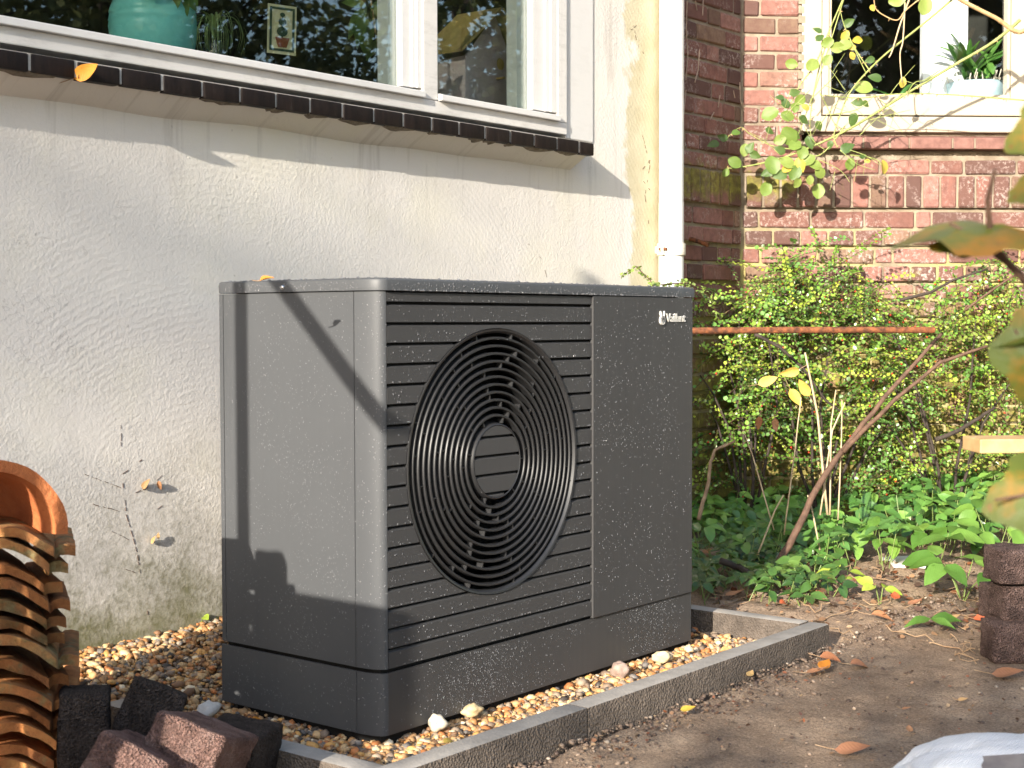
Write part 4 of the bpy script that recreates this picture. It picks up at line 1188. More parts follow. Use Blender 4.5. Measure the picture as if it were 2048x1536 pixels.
# half-round ridge tile on top
prof = []; rv = []; rf = []; NA = 22; NL = 8
for side, R_ in ((0, .128), (1, .108)):
    for j in range(NL):
        y = .34 * j / (NL - 1); rr = R_ * (1 - .10 * j / (NL - 1))
        for i in range(NA + 1):
            t = math.pi * i / NA
            k = 1 + .02 * noise.noise(V((t * 2, y * 8, side * 4)))
            rv.append((rr * k * math.cos(t), y + (.006 * noise.noise(V((t * 4, side, 8))) if j == 0 else 0), rr * k * math.sin(t) * .93))
S = NL * (NA + 1); n = NA + 1
for j in range(NL - 1):
    for i in range(NA):
        a = j * n + i; rf.append((a, a + n, a + n + 1, a + 1)); rf.append((S + a, S + a + 1, S + a + n + 1, S + a + n))
for i in range(NA): rf.append((i, i + 1, S + i + 1, S + i)); a = (NL - 1) * n + i; rf.append((a, S + a, S + a + 1, a + 1))
for j in range(NL - 1):
    a = j * n; rf.append((a, S + a, S + a + n, a + n)); b = a + NA; rf.append((b, b + n, S + b + n, S + b))
me = bpy.data.meshes.new('ridge_tile'); me.from_pydata(rv, [], rf); me.update(); me.materials.append(M['ridge'])
me.polygons.foreach_set('use_smooth', [True] * len(me.polygons))
try: me.set_sharp_from_angle(angle=.8)
except Exception: pass
rt_ = link('ridge_tile', me); base = Matrix(((HR.x, HF.x, 0), (HR.y, HF.y, 0), (HR.z, HF.z, 1))).to_4x4()
rt_.matrix_world = Matrix.Translation(at(-16, 1070, 2.34)) @ base @ Matrix.Rotation(math.radians(43), 4, 'Z') @ Matrix.Rotation(math.radians(5), 4, 'Y') @ Matrix.Rotation(math.radians(-3), 4, 'X')
tag(rt_, 'half round orange ridge tile lying on top of the tile stack', 'ridge tile')
# added, unseen paver piles and plank, shaped to cast shade on the unit's side
L3 = V((3.9, 1, -1.33)); TS = .36
for i in range(6):
    p_ = V((0, .185, 0)) - V((3.9 * TS, TS, 0)) + V((random.uniform(-.01, .01), random.uniform(-.006, .006), SOIL_Z + .043 + i * .0857))
    paver('clay paver of the low pile that stands left of the tile stack', p_, (.212, .1, .0857), random.uniform(-3, 3) + 141, 0, 0, 'paver_brown', 'clay pavers in the low pile further left', seed=30 + i)  # unseen low pile, added to cast shade on the unit's side
o = MB().box((-3.9 * TS - .012, -.383, SOIL_Z + .5145), (-3.9 * TS + .012, -.10, SOIL_Z + .762)).build('plank', M['darkwood'], bevel=.003, loc=(-3.9 * TS, -.2, SOIL_Z + .5145)); tag(o, 'short dark plank set on edge on top of the low paver pile', 'plank')  # unseen plank, added to cast shade on the unit's side
for i in range(9):
    t_ = .300
    p_ = V((0, .290, 0)) - V((3.9 * t_, t_, 0)) + V((random.uniform(-.006, .006), random.uniform(-.006, .006), SOIL_Z + .042 + i * .083))
    paver('clay paver of the tall narrow pile beside the low one', p_, (.212, .112 - .03 * (i > 7), .083), random.uniform(-4, 4) + 65.6, 24 if i == 8 else 0, 0, 'paver_brown', 'clay pavers in the tall narrow pile further left', seed=50 + i)  # unseen tall pile, added to cast shade on the unit's side
# leaning garden poles that throw the thin shadows
T = .40; L3 = V((3.9, 1, -1.33))
q = onX(483, 700, 0) - L3 * T
stake = thing('garden_stake', 'upright square garden stake with a slanting arm, to the left of the pump', 'garden stake', (q.x, q.y, SOIL_Z))
MB().box((q.x - .015, q.y - .015, SOIL_Z - .05), (q.x + .015, q.y + .015, 1.95)).build('post', M['darkwood'], stake)
q1 = onX(585, 600, 0) - L3 * T; q2 = onX(762, 842, 0) - L3 * T; dq = (q2 - q1).normalized()
MB().tube([q1 - dq * abs((q1.y - q.y) / dq.y) * .95, q2 + dq * .01], .019, 8).build('arm', M['darkwood'], stake)

# ================================================================== rusty rail, plank, sack, white slab
zr = .612
pa, pb_ = at(1330, 662, 4.28), at(1868, 660, 4.42)
rail = thing('rusty_rail', 'rusty iron pipe rail running across the shrub beside the pump', 'rail', (pb_.x, pb_.y, SOIL_Z))
MB().tube([pa, pa.lerp(pb_, .5) + V((0, 0, .0015)), pb_], .0098, 14).build('pipe', M['rust'], rail)
MB().tube([pa + V((0, 0, .010)), (pa.x, pa.y, SOIL_Z - .05)], .0085, 10).build('post', M['rust'], rail, smooth=True)
p0 = at(1950, 891, 4.15)
plank = thing('bench_board', 'fresh pine board on a dark post at the right edge of the picture', 'board', p0 + HR * .3 - V((0, 0, .25)))
q = MB().obox(p0 + HR * .45 + HF * .06, (HR + HF * .05).normalized(), (HF - HR * .05).normalized(), ZU, .45, .07, .020).build('board', M['wood'], plank, bevel=.004)
MB().obox(at(2075, 1010, 4.22), HR, HF, ZU, .022, .022, .14).build('post', M['darkwood'], plank, bevel=.003)
o = MB().obox(at(1812, 1138, 4.62), (HR + HF * .15).normalized(), HF, ZU, .062, .08, .03).build('white_slab', M['white'], bevel=.012, loc=tuple(at(1850, 1165, 4.62))); tag(o, 'white slab lying behind the green plants in the bed', 'slab')
# sack
bm = bmesh.new(); bmesh.ops.create_icosphere(bm, subdivisions=6, radius=1)
for v in bm.verts:
    d = v.co.copy()
    cr = 0
    for (ax_, ph, am) in ((V((.8, .5, .3)), .3, .05), (V((-.3, .9, .2)), 1.1, .04), (V((.5, -.7, .6)), 2.2, .035), (V((.9, .1, -.5)), .7, .03)):
        w_ = d.dot(ax_) * 5.2 + 1.6 * noise.noise(d * 2.1 + V((ph, 0, 0))); cr += am * (abs(math.sin(w_ + ph)) - .5)
    f_ = 1 + .10 * noise.noise(d * 1.7 + V((2, 0, 0))) + cr * 1.0 + .018 * noise.noise(d * 13)
    v.co = V((d.x * .30, d.y * .22, math.copysign(abs(d.z) ** .8, d.z) * .10)) * f_
    if v.co.z < -.085: v.co.z = -.085
me = bpy.data.meshes.new('sack_body'); bm.to_mesh(me); bm.free(); me.materials.append(M['sack']); me.polygons.foreach_set('use_smooth', [True] * len(me.polygons))
sp = at(2165, 1640, 2.02)
sack = thing('sack', 'white woven plastic sack lying in the bottom right corner', 'sack', sp)
sb = link('sack_body', me, sack); sb.rotation_euler = (0, 0, -YAW + .2)
# grey printed patch: lies on the sack's own surface
dgm = Matrix.Rotation(-YAW + .2, 3, 'Z')
pts = [(v.index, sp + dgm @ v.co) for v in me.vertices]
q = []; fs = []
from mathutils.bvhtree import BVHTree
bt = BVHTree.FromPolygons([dgm @ v.co + sp for v in me.vertices], [tuple(p.vertices) for p in me.polygons])
for i in range(15):
    for j in range(9):
        u_ = 1965 + i * 14 + (3 * math.sin(j * 2.1)) * (i in (0, 14)); v_ = 1512 + j * 9 + i * -.9
        h_ = bt.ray_cast(CAM_POS, ray(u_, v_).normalized())
        q.append((h_[0] - ray(u_, v_).normalized() * .003) if h_[0] is not None else (q[-1] if q else sp))
fs = [(i * 9 + j, i * 9 + j + 1, (i + 1) * 9 + j + 1, (i + 1) * 9 + j) for i in range(14) for j in range(8)]
o = MB().add(q, fs).build('printed_patch', M['greyprint'], sack, smooth=True)
# ================================================================== leaves
def leaf_mesh(name, L, W, mat, prof='ovate', fold=.25, curl=.2, seed=0, serr=0.0, n=7, twist=0.0):
    vs = []; fs = []; rr = random.Random(seed)
    for i in range(n):
        t = i / (n - 1)
        if prof == 'round': w = math.sin(math.pi * min(1, t * .96 + .02)) ** .55
        elif prof == 'lance': w = math.sin(math.pi * t ** .8) ** 1.1
        elif prof == 'strap': w = min(1, t * 6 + .5) * (1 - max(0, (t - .75) / .25) ** 2)
        else: w = math.sin(math.pi * t ** .72) ** .8
        w = max(w, .03) * W / 2 * (1 + serr * rr.uniform(-1, 1))
        tw = twist * t
        for j, k in enumerate((-1, -.55, 0, .55, 1)):
            x = w * k; z = fold * abs(x) - curl * L * t * t + .02 * L * math.sin(t * 7 + k * 2 + seed)
            vs.append((x * math.cos(tw) - z * math.sin(tw) * .3, t * L, z + x * math.sin(tw)))
    for i in range(n - 1):
        for j in range(4): a = i * 5 + j; fs.append((a, a + 1, a + 6, a + 5))
    me = bpy.data.meshes.new(name); me.from_pydata(vs, [], fs); me.update(); me.materials.append(mat)
    me.polygons.foreach_set('use_smooth', [True] * len(me.polygons)); return me
def lobed_mesh(name, R_, mat, lobes=5, depth=.35, seed=0, curl=.15, m=40, serr=.05):
    rr = random.Random(seed); vs = [(0, 0, 0)]; fs = []
    for ring in (.5, 1.0):
        for k in range(m):
            t = 2 * math.pi * k / m
            back = abs(((t / (2 * math.pi)) + .5) % 1 - .5) * 2          # 0 at the tip, 1 at the stalk
            r_ = R_ * (1 - depth * (.5 - .5 * math.cos(t * lobes))) * (1.12 - .38 * back) * (1 + serr * rr.uniform(-1, 1) * (ring == 1))
            if back > .93: r_ *= .45
            r_ *= ring
            x, y = r_ * math.sin(t), r_ * math.cos(t)
            vs.append((x, y, -curl * (x * x + y * y) / R_ + .06 * R_ * math.sin(3 * t + seed) * ring))
    for k in range(m):
        k2 = (k + 1) % m
        fs.append((0, 1 + k2, 1 + k)); fs.append((1 + k, 1 + k2, 1 + m + k2, 1 + m + k))
    dy = R_ * .35
    me = bpy.data.meshes.new(name); me.from_pydata([(x, y + dy, z) for x, y, z in vs], [], fs); me.update(); me.materials.append(mat)
    me.polygons.foreach_set('use_smooth', [True] * len(me.polygons)); return me
def frame(d, n):
    d = V(d).normalized(); n = V(n); n = (n - d * n.dot(d)).normalized(); x = d.cross(n)
    return Matrix(((x.x, d.x, n.x), (x.y, d.y, n.y), (x.z, d.z, n.z)))
def put_leaf(me, parent, p, d, n, s=1.0, name='leaf'):
    o = bpy.data.objects.new(name, me); COL.objects.link(o); o.parent = parent
    o.matrix_local = Matrix.Translation(V(p) - OFF[parent.name]) @ frame(d, n).to_4x4() @ Matrix.Scale(s, 4)
    return o
def rv(k=1.0): return V((random.uniform(-k, k), random.uniform(-k, k), random.uniform(-k, k)))

# small-leaf masses: arrays of folded six-point leaves
LB = np.array([(0, 0, 0), (-.30, .22, .06), (-.36, .62, .08), (0, 1, 0), (.36, .62, .08), (.30, .22, .06)])
LQ = np.array([(0, 3, 2, 1), (0, 5, 4, 3)])
def leaf_cloud(name, P, D, N, S, T, mat, parent=None, width=1.0):
    """P,D,N arrays (n,3), S sizes, T tints"""
    P, D, N = map(lambda a: np.asarray(a, float), (P, D, N)); S = np.asarray(S, float)
    D /= np.linalg.norm(D, axis=1)[:, None]; N = N - D * (N * D).sum(1)[:, None]; N /= np.linalg.norm(N, axis=1)[:, None] + 1e-9
    X = np.cross(D, N)
    b = LB * np.array((width, 1, 1))
    vv = P[:, None] + (b[None, :, 0:1] * X[:, None] + b[None, :, 1:2] * D[:, None] + b[None, :, 2:3] * N[:, None]) * S[:, None, None]
    n = len(P); q = (np.arange(n)[:, None, None] * 6 + LQ[None]).reshape(-1, 4)
    return np_mesh(name, vv.reshape(-1, 3), q, mat, parent, np.repeat(np.asarray(T), 6, axis=0))

def mesh_cloud(name, meshes, P, D, N, S, T, mat, parent=None):
    base = []
    for me in meshes:
        base.append((np.array([v.co[:] for v in me.vertices]), np.array([p.vertices[:] for p in me.polygons])))
    VV = []; FF = []; TT = []; k = 0
    for p, d, n, s_, t_ in zip(P, D, N, S, T):
        vv, ff = base[random.randrange(len(base))]
        m = np.array(frame(d, n)) * s_
        VV.append(vv @ m.T + np.array(p)); FF.append(ff + k); TT.append(np.tile(t_, (len(vv), 1))); k += len(vv)
    return np_mesh(name, np.vstack(VV), np.vstack(FF), mat, parent, np.vstack(TT), smooth=True)

# ================================================================== shrub of tiny leaves against the bay
def lerp_tab(tab, x):
    for (a, b), (c, d) in zip(tab, tab[1:]):
        if x <= c: return b + (d - b) * max(0, (x - a)) / (c - a)
    return tab[-1][1]
TOPV = [(1395, 575), (1440, 585), (1500, 550), (1560, 515), (1630, 478), (1690, 515), (1750, 560), (1830, 575), (1900, 540), (1960, 510), (2060, 470)]
def dens(u, v):
    t = lerp_tab(TOPV, u)
    if v < t: return 0
    if v > 985: return .0
    d = 1.0
    def hole(cu, cv, ru, rv_, k):
        nonlocal d
        q = ((u - cu) / ru) ** 2 + ((v - cv) / rv_) ** 2
        if q < 1: d *= k
    hole(1440, 640, 38, 48, .15); hole(1640, 775, 60, 85, .05); hole(1820, 600, 55, 30, .25); hole(1560, 925, 85, 60, .08); hole(1850, 860, 90, 60, .35); hole(1960, 850, 60, 60, .3)
    hole(1690, 950, 80, 60, .3); hole(1425, 760, 40, 60, .35); hole(1760, 700, 50, 30, .5)
    if v > 900: d *= .75
    return d
def shrub(label, u0, u1, n_spray, seed, tones):
    R = random.Random(seed)
    P = []; D = []; N = []; S = []; T = []; BP = []; st = MB()
    root = onB((u0 + u1) / 2, 1035, .30); root.z = SOIL_Z + .03
    sh = thing('cotoneaster_shrub', label, 'shrub', root, 'small-leaved shrubs against the bay')
    made = 0
    main = []
    for i in range(7):
        u, v = R.uniform(u0, u1), R.uniform(620, 860)
        e = onB(u, v, R.uniform(.10, .34)); m1 = root.lerp(e, .5) + V((R.uniform(-.06, .06), R.uniform(-.06, .06), .10))
        pts = [root + rv(.02), root.lerp(m1, .5) + rv(.02), m1, m1.lerp(e, .55) + V((0, 0, .02)), e]
        main.append(pts)
        MB().tube(pts, [.0065, .0055, .0045, .0035, .002], 7).build('stem', M['darkbark'], sh, smooth=True)
    while made < n_spray:
        u, v = R.uniform(u0 - 12, u1 + 12), R.uniform(470, 985)
        if R.random() > dens(u, v): continue
        off = R.uniform(.06, .42) if R.random() < .75 else R.uniform(.05, .2)
        tip = onB(u, v, off); made += 1
        L = R.uniform(.10, .26)
        dirn = (BD * R.uniform(-1, 1) + BN * R.uniform(-.2, .9) + V((0, 0, R.uniform(-.25, .8)))).normalized()
        start = tip - dirn * L
        mid = start.lerp(tip, .5) + V((0, 0, R.uniform(.0, .045)))
        up = (V((0, 0, 1)) + BN * R.uniform(.2, 1.4) + rv(.5)).normalized()
        nl = int(L / .0098)
        tone = np.array(R.choice(tones)) * R.uniform(.7, 1.45)
        prev = None; pts = []
        for k in range(nl):
            t = k / nl
            p = start * (1 - t) ** 2 + mid * 2 * t * (1 - t) + tip * t * t
            tg = ((mid - start) * (1 - t) + (tip - mid) * t).normalized()
            side = tg.cross(up).normalized() * (1 if k % 2 else -1)
            d = (side * R.uniform(.6, 1) + tg * R.uniform(.3, .8) + up * R.uniform(-.2, .4)).normalized()
            nn = (up + rv(.55)).normalized()
            P.append(p[:]); D.append(d[:]); N.append(nn[:]); S.append(R.uniform(.0105, .0195) * (1 - .35 * t))
            T.append(tone * R.uniform(.7, 1.3) * (np.array((1.25, 1.12, .9)) if t > .8 else 1))
            if k % 6 == 0: pts.append(p)
            if R.random() < .011: BP.append(p + V((0, 0, -.004)) + rv(.004))
        pts.append(tip); st.tube(pts, .0011, 4, False)
    o = st.build('twigs', M['bark'], sh); o['kind'] = 'stuff'
    o = leaf_cloud('foliage', P, D, N, S, np.array(T), M['foliage'], sh, 1.25); o['kind'] = 'stuff'
    if BP:
        mb = MB()
        for p in BP: mb.lathe(p, [(0, -.0038), (.0032, -.002), (.0038, 0), (.0028, .0025), (0, .0036)], 6)
        o = mb.build('berries', M['berry'], sh, smooth=True); o['kind'] = 'stuff'
    return sh
TN = [(.12, .24, .03), (.17, .31, .045), (.09, .19, .035), (.23, .36, .05), (.13, .27, .06), (.30, .39, .05)]
shrub('small-leaved cotoneaster shrub with red berries right beside the pump', 1395, 1590, 400, 1, TN)
shrub('small-leaved cotoneaster shrub in the middle, reaching highest up the brick band', 1500, 1790, 450, 2, TN)
shrub('small-leaved cotoneaster shrub at the right edge behind the blurred leaves', 1740, 2055, 450, 3, TN + [(.25, .33, .06)])
# sprig over the lid
def sprig(label, pts, n, size=.012):
    sp = thing('cotoneaster_sprig', label, 'sprig', pts[0])
    MB().tube(pts, [.0022] * (len(pts) - 1) + [.001], 6).build('stem', M['bark'], sp)
    P = []; D = []; N = []; S = []; T = []
    for k in range(n):
        t = random.random() * (len(pts) - 1.001); i = int(t); p = pts[i].lerp(pts[i + 1], t - i); tg = (pts[i + 1] - pts[i]).normalized()
        P.append((p + rv(.006))[:]); D.append((tg * .5 + rv(.8))[:]); N.append((ZU + rv(.6) - FW * .4)[:]); S.append(size * random.uniform(.7, 1.2)); T.append(np.array((.20, .28, .06)) * random.uniform(.7, 1.3))
    leaf_cloud('foliage', P, D, N, S, np.array(T), M['foliage'], sp, 1.2)['kind'] = 'stuff'
sprig('leafy sprig curling up behind the pump lid at the foot of the wall', [at(1330, 620, 4.6), at(1300, 560, 4.6), at(1272, 533, 4.6), at(1243, 552, 4.6)], 60)
sprig('leafy sprig lying over the far corner of the pump lid', [at(1440, 640, 4.4), at(1415, 585, 4.3), at(1375, 566, 4.2), at(1335, 568, 4.15), at(1300, 572, 4.1)], 110)

# ================================================================== branches and dry stalks in the bed
def branch(name, label, cat, px, rad, mat, group=None, n=9):
    pts = [at(*q) for q in px]
    fine = []
    for i in range(len(pts) - 1):
        for k in range(4): fine.append(pts[i].lerp(pts[i + 1], k / 4) + rv(rad[0] * .18))
    fine.append(pts[-1])
    rr = [rad[0] + (rad[1] - rad[0]) * i / (len(fine) - 1) for i in range(len(fine))]
    o = MB().tube(fine, rr, n).build(name, M[mat], None, smooth=True, loc=tuple(pts[0]))
    return tag(o, label, cat, group)
branch('leaning_branch', 'thick brown branch leaning up to the right from the bed to the rusty rail', 'branch', [(1545, 1140, 4.40), (1575, 1095, 4.42), (1640, 965, 4.46), (1705, 875, 4.5), (1790, 770, 4.5), (1883, 668, 4.52)], (.0125, .0055), 'bark')
branch('leaning_branch', 'thinner brown branch forking off to the right, lower of the two leaning ones', 'branch', [(1686, 903, 4.47), (1720, 868, 4.45), (1790, 800, 4.42), (1880, 725, 4.40), (1975, 692, 4.40)], (.0085, .004), 'bark')
branch('dark_branch', 'black curved branch sagging below the rusty rail', 'branch', [(1510, 668, 4.6), (1560, 695, 4.6), (1605, 735, 4.6), (1650, 800, 4.6), (1695, 832, 4.62)], (.006, .003), 'darkbark')
branch('dark_branch', 'dark branch with leaves crossing the bricks at the upper right', 'branch', [(1800, 600, 4.7), (1860, 585, 4.7), (1905, 560, 4.7), (1970, 540, 4.7)], (.0055, .003), 'darkbark')
branch('dark_branch', 'dark reddish branch rising to the right behind the blurred leaves', 'branch', [(1930, 620, 4.7), (1985, 580, 4.7), (2050, 535, 4.7)], (.004, .003), 'bark')
branch('dark_branch', 'thick dark branch low at the right behind the pine board', 'branch', [(1870, 880, 4.75), (1920, 860, 4.75), (1960, 835, 4.75), (1990, 815, 4.75)], (.008, .005), 'darkbark')
branch('leaning_branch', 'lichen grey stem standing beside the right side of the pump', 'branch', [(1398, 1040, 4.5), (1406, 1005, 4.52), (1418, 960, 4.55), (1421, 925, 4.58), (1430, 900, 4.6), (1470, 882, 4.6)], (.007, .004), 'root')
branch('fallen_branch', 'short dark stick lying in the soil bed left of the ivy', 'stick', [(1440, 1122, 4.2), (1480, 1135, 4.2), (1515, 1155, 4.1)], (.010, .008), 'darkbark')
GD = 'dry stalks in the bed'
for lab, px, r_ in [('tallest pale dry stalk in the middle of the bed', [(1655, 1030, 4.5), (1635, 830, 4.5), (1610, 705, 4.5)], .0042),
                    ('pale dry stalk just right of the tallest one', [(1660, 1030, 4.5), (1662, 850, 4.5), (1672, 780, 4.5)], .003),
                    ('pale dry stalk leaning right, third from the left', [(1640, 1030, 4.5), (1665, 860, 4.5), (1690, 805, 4.5)], .003),
                    ('pale dry stalk furthest right of the pale bunch', [(1676, 1040, 4.5), (1683, 880, 4.5), (1684, 800, 4.5)], .0026),
                    ('thin dry stalk under the yellow leaves', [(1568, 1070, 4.5), (1590, 900, 4.5), (1602, 795, 4.5)], .0026),
                    ('thin brown dry stalk furthest left, near the pump', [(1548, 1060, 4.5), (1505, 910, 4.5), (1487, 862, 4.5)], .0026),
                    ('short brown dry stalk leaning left below the leaning branch', [(1515, 1110, 4.45), (1550, 1020, 4.45), (1567, 990, 4.45)], .003),
                    ('short dry stalk standing in the ground elder, right of the branch', [(1640, 1100, 4.5), (1622, 1010, 4.5), (1615, 990, 4.5)], .003)]:
    branch('dry_stalk', lab, 'stalk', px, (r_, r_ * .7), 'drystem', GD, 6)

# ================================================================== plants on the ground
ELD = [leaf_mesh('leaflet', .085, .050, M['elder'], 'ovate', .22, .12 + .05 * i, i, .10) for i in range(4)]
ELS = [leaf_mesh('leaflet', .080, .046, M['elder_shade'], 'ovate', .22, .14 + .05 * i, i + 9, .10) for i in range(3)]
LIM = [leaf_mesh('leaf', .055, .036, M['lime'], 'ovate', .25, .12, i + 20, .04) for i in range(3)]
IVY = [lobed_mesh('leaf', .034, M['ivy'], 5, .34, i, .2) for i in range(3)]
def plant(name, label, u, v, h, stalks, meshes, size, spread=.07, leaflets=3, group=None, seed=0, zb=None, mat='plantstem'):
    R = random.Random(seed + int(u))
    z0 = -.125 if zb is None else zb
    b = onZ(u, v, z0); b.z = z0 - .03
    o = thing(name, label, 'plant', b, group); st = MB()
    for k in range(stalks):
        a = 2 * math.pi * k / stalks + R.uniform(-.4, .4)
        out = V((math.cos(a), math.sin(a), 0)) * spread * R.uniform(.5, 1.1)
        top = b + out + V((0, 0, h * R.uniform(.7, 1.05) + .03))
        midp = b.lerp(top, .5) + out * -.15
        st.tube([b, midp, top], [.0022, .0018, .0013], 5)
        lead = (out.normalized() * 1.0 + V((0, 0, R.uniform(-.25, .25)))).normalized()
        nrm = (ZU + V((R.uniform(-.4, .4), R.uniform(-.4, .4), 0)) - FW * .35 - SUN_DIR * .25).normalized()
        sd = lead.cross(nrm).normalized()
        dirs = [lead] + [(lead * .25 + sd * s_).normalized() for s_ in (1, -1)] + [(lead * -.5 + sd * s_).normalized() for s_ in (1, -1)]
        for d in dirs[:leaflets]:
            put_leaf(R.choice(meshes), o, top + d * .006, d + V((0, 0, R.uniform(-.25, .1))), nrm + rv(.25), size * R.uniform(.8, 1.15), 'leaf')
    st.build('stalk', M[mat], o)
    return o
GE = 'ground elder plants at the front of the bed'
plant('ground_elder', 'large toothed ground elder plant beside the stacked pavers', 1925, 1190, .10, 4, ELD, 1.1, .08, 3, GE)
plant('ground_elder', 'ground elder plant with hanging leaves left of the stacked pavers', 1875, 1150, .13, 3, ELD, 1.05, .08, 3, GE)
plant('ground_elder', 'bright ground elder plant in front of the white slab', 1765, 1140, .12, 4, ELD, .72, .07, 3, GE)
plant('ground_elder', 'bright ground elder plant right of the leaning branch', 1700, 1090, .12, 4, ELD, .75, .08, 3, GE)
plant('ground_elder', 'ground elder plant under the pine board', 1990, 1130, .17, 4, ELD, .95, .10, 3, GE)
plant('ground_elder', 'yellowish green ground elder plant close to the pump side', 1432, 1075, .14, 4, ELD, .70, .07, 3, GE)
plant('ground_elder', 'tall ground elder plant directly below the pine board end', 1960, 1060, .20, 4, ELD, 1.0, .11, 3, GE)
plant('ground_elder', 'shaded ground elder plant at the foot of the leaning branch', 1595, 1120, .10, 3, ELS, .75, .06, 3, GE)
plant('young_plant', 'young plant with lime green leaves between the edging and the white slab', 1693, 1175, .05, 3, LIM, 1.0, .035, 2)
plant('young_plant', 'small lime seedling with two bent leaves in the bare soil', 1760, 1205, .05, 2, LIM, .8, .02, 2)
plant('young_plant', 'young plant with glossy green leaves next to the edging', 1605, 1215, .045, 3, ELS, .62, .03, 2)
plant('young_plant', 'small yellow-green plant at the foot of the rendered wall', 402, 1252, .03, 3, LIM, .55, .02, 2, zb=-.075)
GI = 'ivy plants in the shaded part of the bed'
for lab, u, v in [('dark ivy seedling right behind the concrete edging', 1545, 1195), ('dark ivy clump left of the leaning branch foot', 1510, 1130), ('ivy clump around the foot of the leaning branch', 1575, 1100), ('ivy plant with a big lobed leaf in the middle of the bed', 1675, 1065), ('dark ivy clump in the deepest shade beside the pump', 1450, 1165), ('ivy seedling right of the leaning branch foot', 1625, 1165)]:
    plant('ivy_plant', lab, u, v, .055, 4, IVY, 1.0, .05, 1, GI, mat='bark')
# green toothed leaf frond lying on the soil
fr = thing('leaf_frond', 'green toothed leaf frond lying on the bare soil', 'leaf', onZ(1890, 1235, SOIL_Z + .02))
FRO = [leaf_mesh('leaflet', .075, .03, M['elder'], 'lance', .3, .35, 31, .15)]
b = onZ(1860, 1238, SOIL_Z + .05)
for d, s_ in ((HR * 1 + ZU * .15, 1.2), (-HR * .9 - HF * .5 + ZU * .1, 1.0), (HR * .6 - HF * .5, .9)): put_leaf(FRO[0], fr, b, d, ZU - FW * .6, s_)
MB().tube([b, b + HF * .06 - ZU * .02], .0016, 5).build('stalk', M['plantstem'], fr)

# undergrowth deeper in the bed: nobody could count it
def undergrowth():
    R = random.Random(5); P = []; D = []; N = []; S = []; T = []; st = MB()
    for i in range(820):
        u, v = R.uniform(1398, 2060), R.uniform(985, 1120)
        if i > 640: u, v = R.uniform(1398, 1660), R.uniform(1070, 1175)
        elif v > 1075 and R.random() < .6: continue
        low = i > 640
        if 1800 < u and v > 1090: continue
        b = onZ(u, v + 25, -.11)
        if b.y > .93 or (b - BC).dot(BN) < .03 or (b.x < 1.12 and b.y > -.05): continue
        if low and b.x < EX1 + .04: continue
        h = R.uniform(.02, .07) if low else R.uniform(.05, .17) * (1.15 if u > 1800 else .85)
        top = b + V((R.uniform(-.05, .05), R.uniform(-.05, .05), h))
        st.tube([b - V((0, 0, .03)), top], .0014, 4, False)
        a = R.uniform(0, 6.28); lead = V((math.cos(a), math.sin(a), R.uniform(-.3, .15))); nrm = (ZU + rv(.45) - FW * .4 - SUN_DIR * .2); sd = lead.cross(nrm).normalized()
        tone = np.array(R.choice([(.08, .19, .035), (.12, .26, .05), (.06, .15, .03), (.19, .34, .065), (.09, .20, .05)]))
        sz = R.uniform(.035, .062) * (1.2 if u > 1850 else 1)
        if low: tone = tone * .55; sz *= .8  # low leaves beside the pump darkened to look shaded
        for d in (lead, lead * .2 + sd, lead * .2 - sd):
            P.append((top + d * .004)[:]); D.append((d + rv(.15))[:]); N.append((nrm + rv(.25))[:]); S.append(sz * R.uniform(.85, 1.1)); T.append(tone * R.uniform(.85, 1.15))
    mesh_cloud('undergrowth', ELD, P, D, N, np.array(S) / .085 * 1.0, T, M['foliage'])['kind'] = 'stuff'
    st.build('undergrowth_stalks', M['plantstem'])['kind'] = 'stuff'
undergrowth()

# roots and twigs in the soil: one tangle
tg_ = MB(); R = random.Random(8)
for i in range(75):
    u, v = R.uniform(1400, 1990), R.uniform(1100, 1290)
    if v > 1240 and u < 1680: continue
    if u < 1650 and v > 1215: continue
    b = onZ(u, v, -.11)
    if b.x < EX1 + .02: continue
    p = V((b.x, b.y, soil_h(b.x, b.y) + .006)); a = R.uniform(0, 6.28); pts = [p]
    for k in range(R.randint(3, 7)):
        a += R.uniform(-.8, .8); p = p + V((math.cos(a), math.sin(a), 0)) * R.uniform(.012, .03)
        pts.append(V((p.x, p.y, soil_h(p.x, p.y) + .004 + R.uniform(0, .018))))
    if min(q.x for q in pts) < EX1 + .012: continue
    tg_.tube(pts, R.uniform(.0007, .0017), 5)
tg_.build('root_debris', M['root'])['kind'] = 'stuff'
# crumbs and grit on the soil
PV = []; PF = []; PT_ = []; base_i = 0
SH1 = pebble_shapes(6, 1)
for i in range(6500):
    if rng.uniform() < .55: x, y = rng.uniform(-.3, 2.3), EY0 - abs(rng.normal(0, .04)) - .004
    else: x, y = rng.uniform(-.3, 2.4), rng.uniform(-1.5, .2)
    if EX0 - .01 < x < EX1 + .005 and y > EY0 - .003: continue
    r = .0011 + .0062 * rng.uniform() ** 6
    vv, ff = SH1[rng.integers(6)]
    p = vv @ rot_m(rng).T * r + np.array((x, y, soil_h(x, y) + r * .2))
    c = np.array([(.16, .115, .085), (.22, .165, .125), (.10, .07, .055), (.36, .30, .24)][rng.choice(4, p=[.4, .3, .22, .08])]) * rng.uniform(.8, 1.2)
    PV.append(p); PF.append(ff + base_i); PT_.append(np.tile(c, (len(p), 1))); base_i += len(p)
np_mesh('soil_crumbs', np.vstack(PV), np.vstack(PF), M['pebble'], None, np.vstack(PT_))['kind'] = 'stuff'

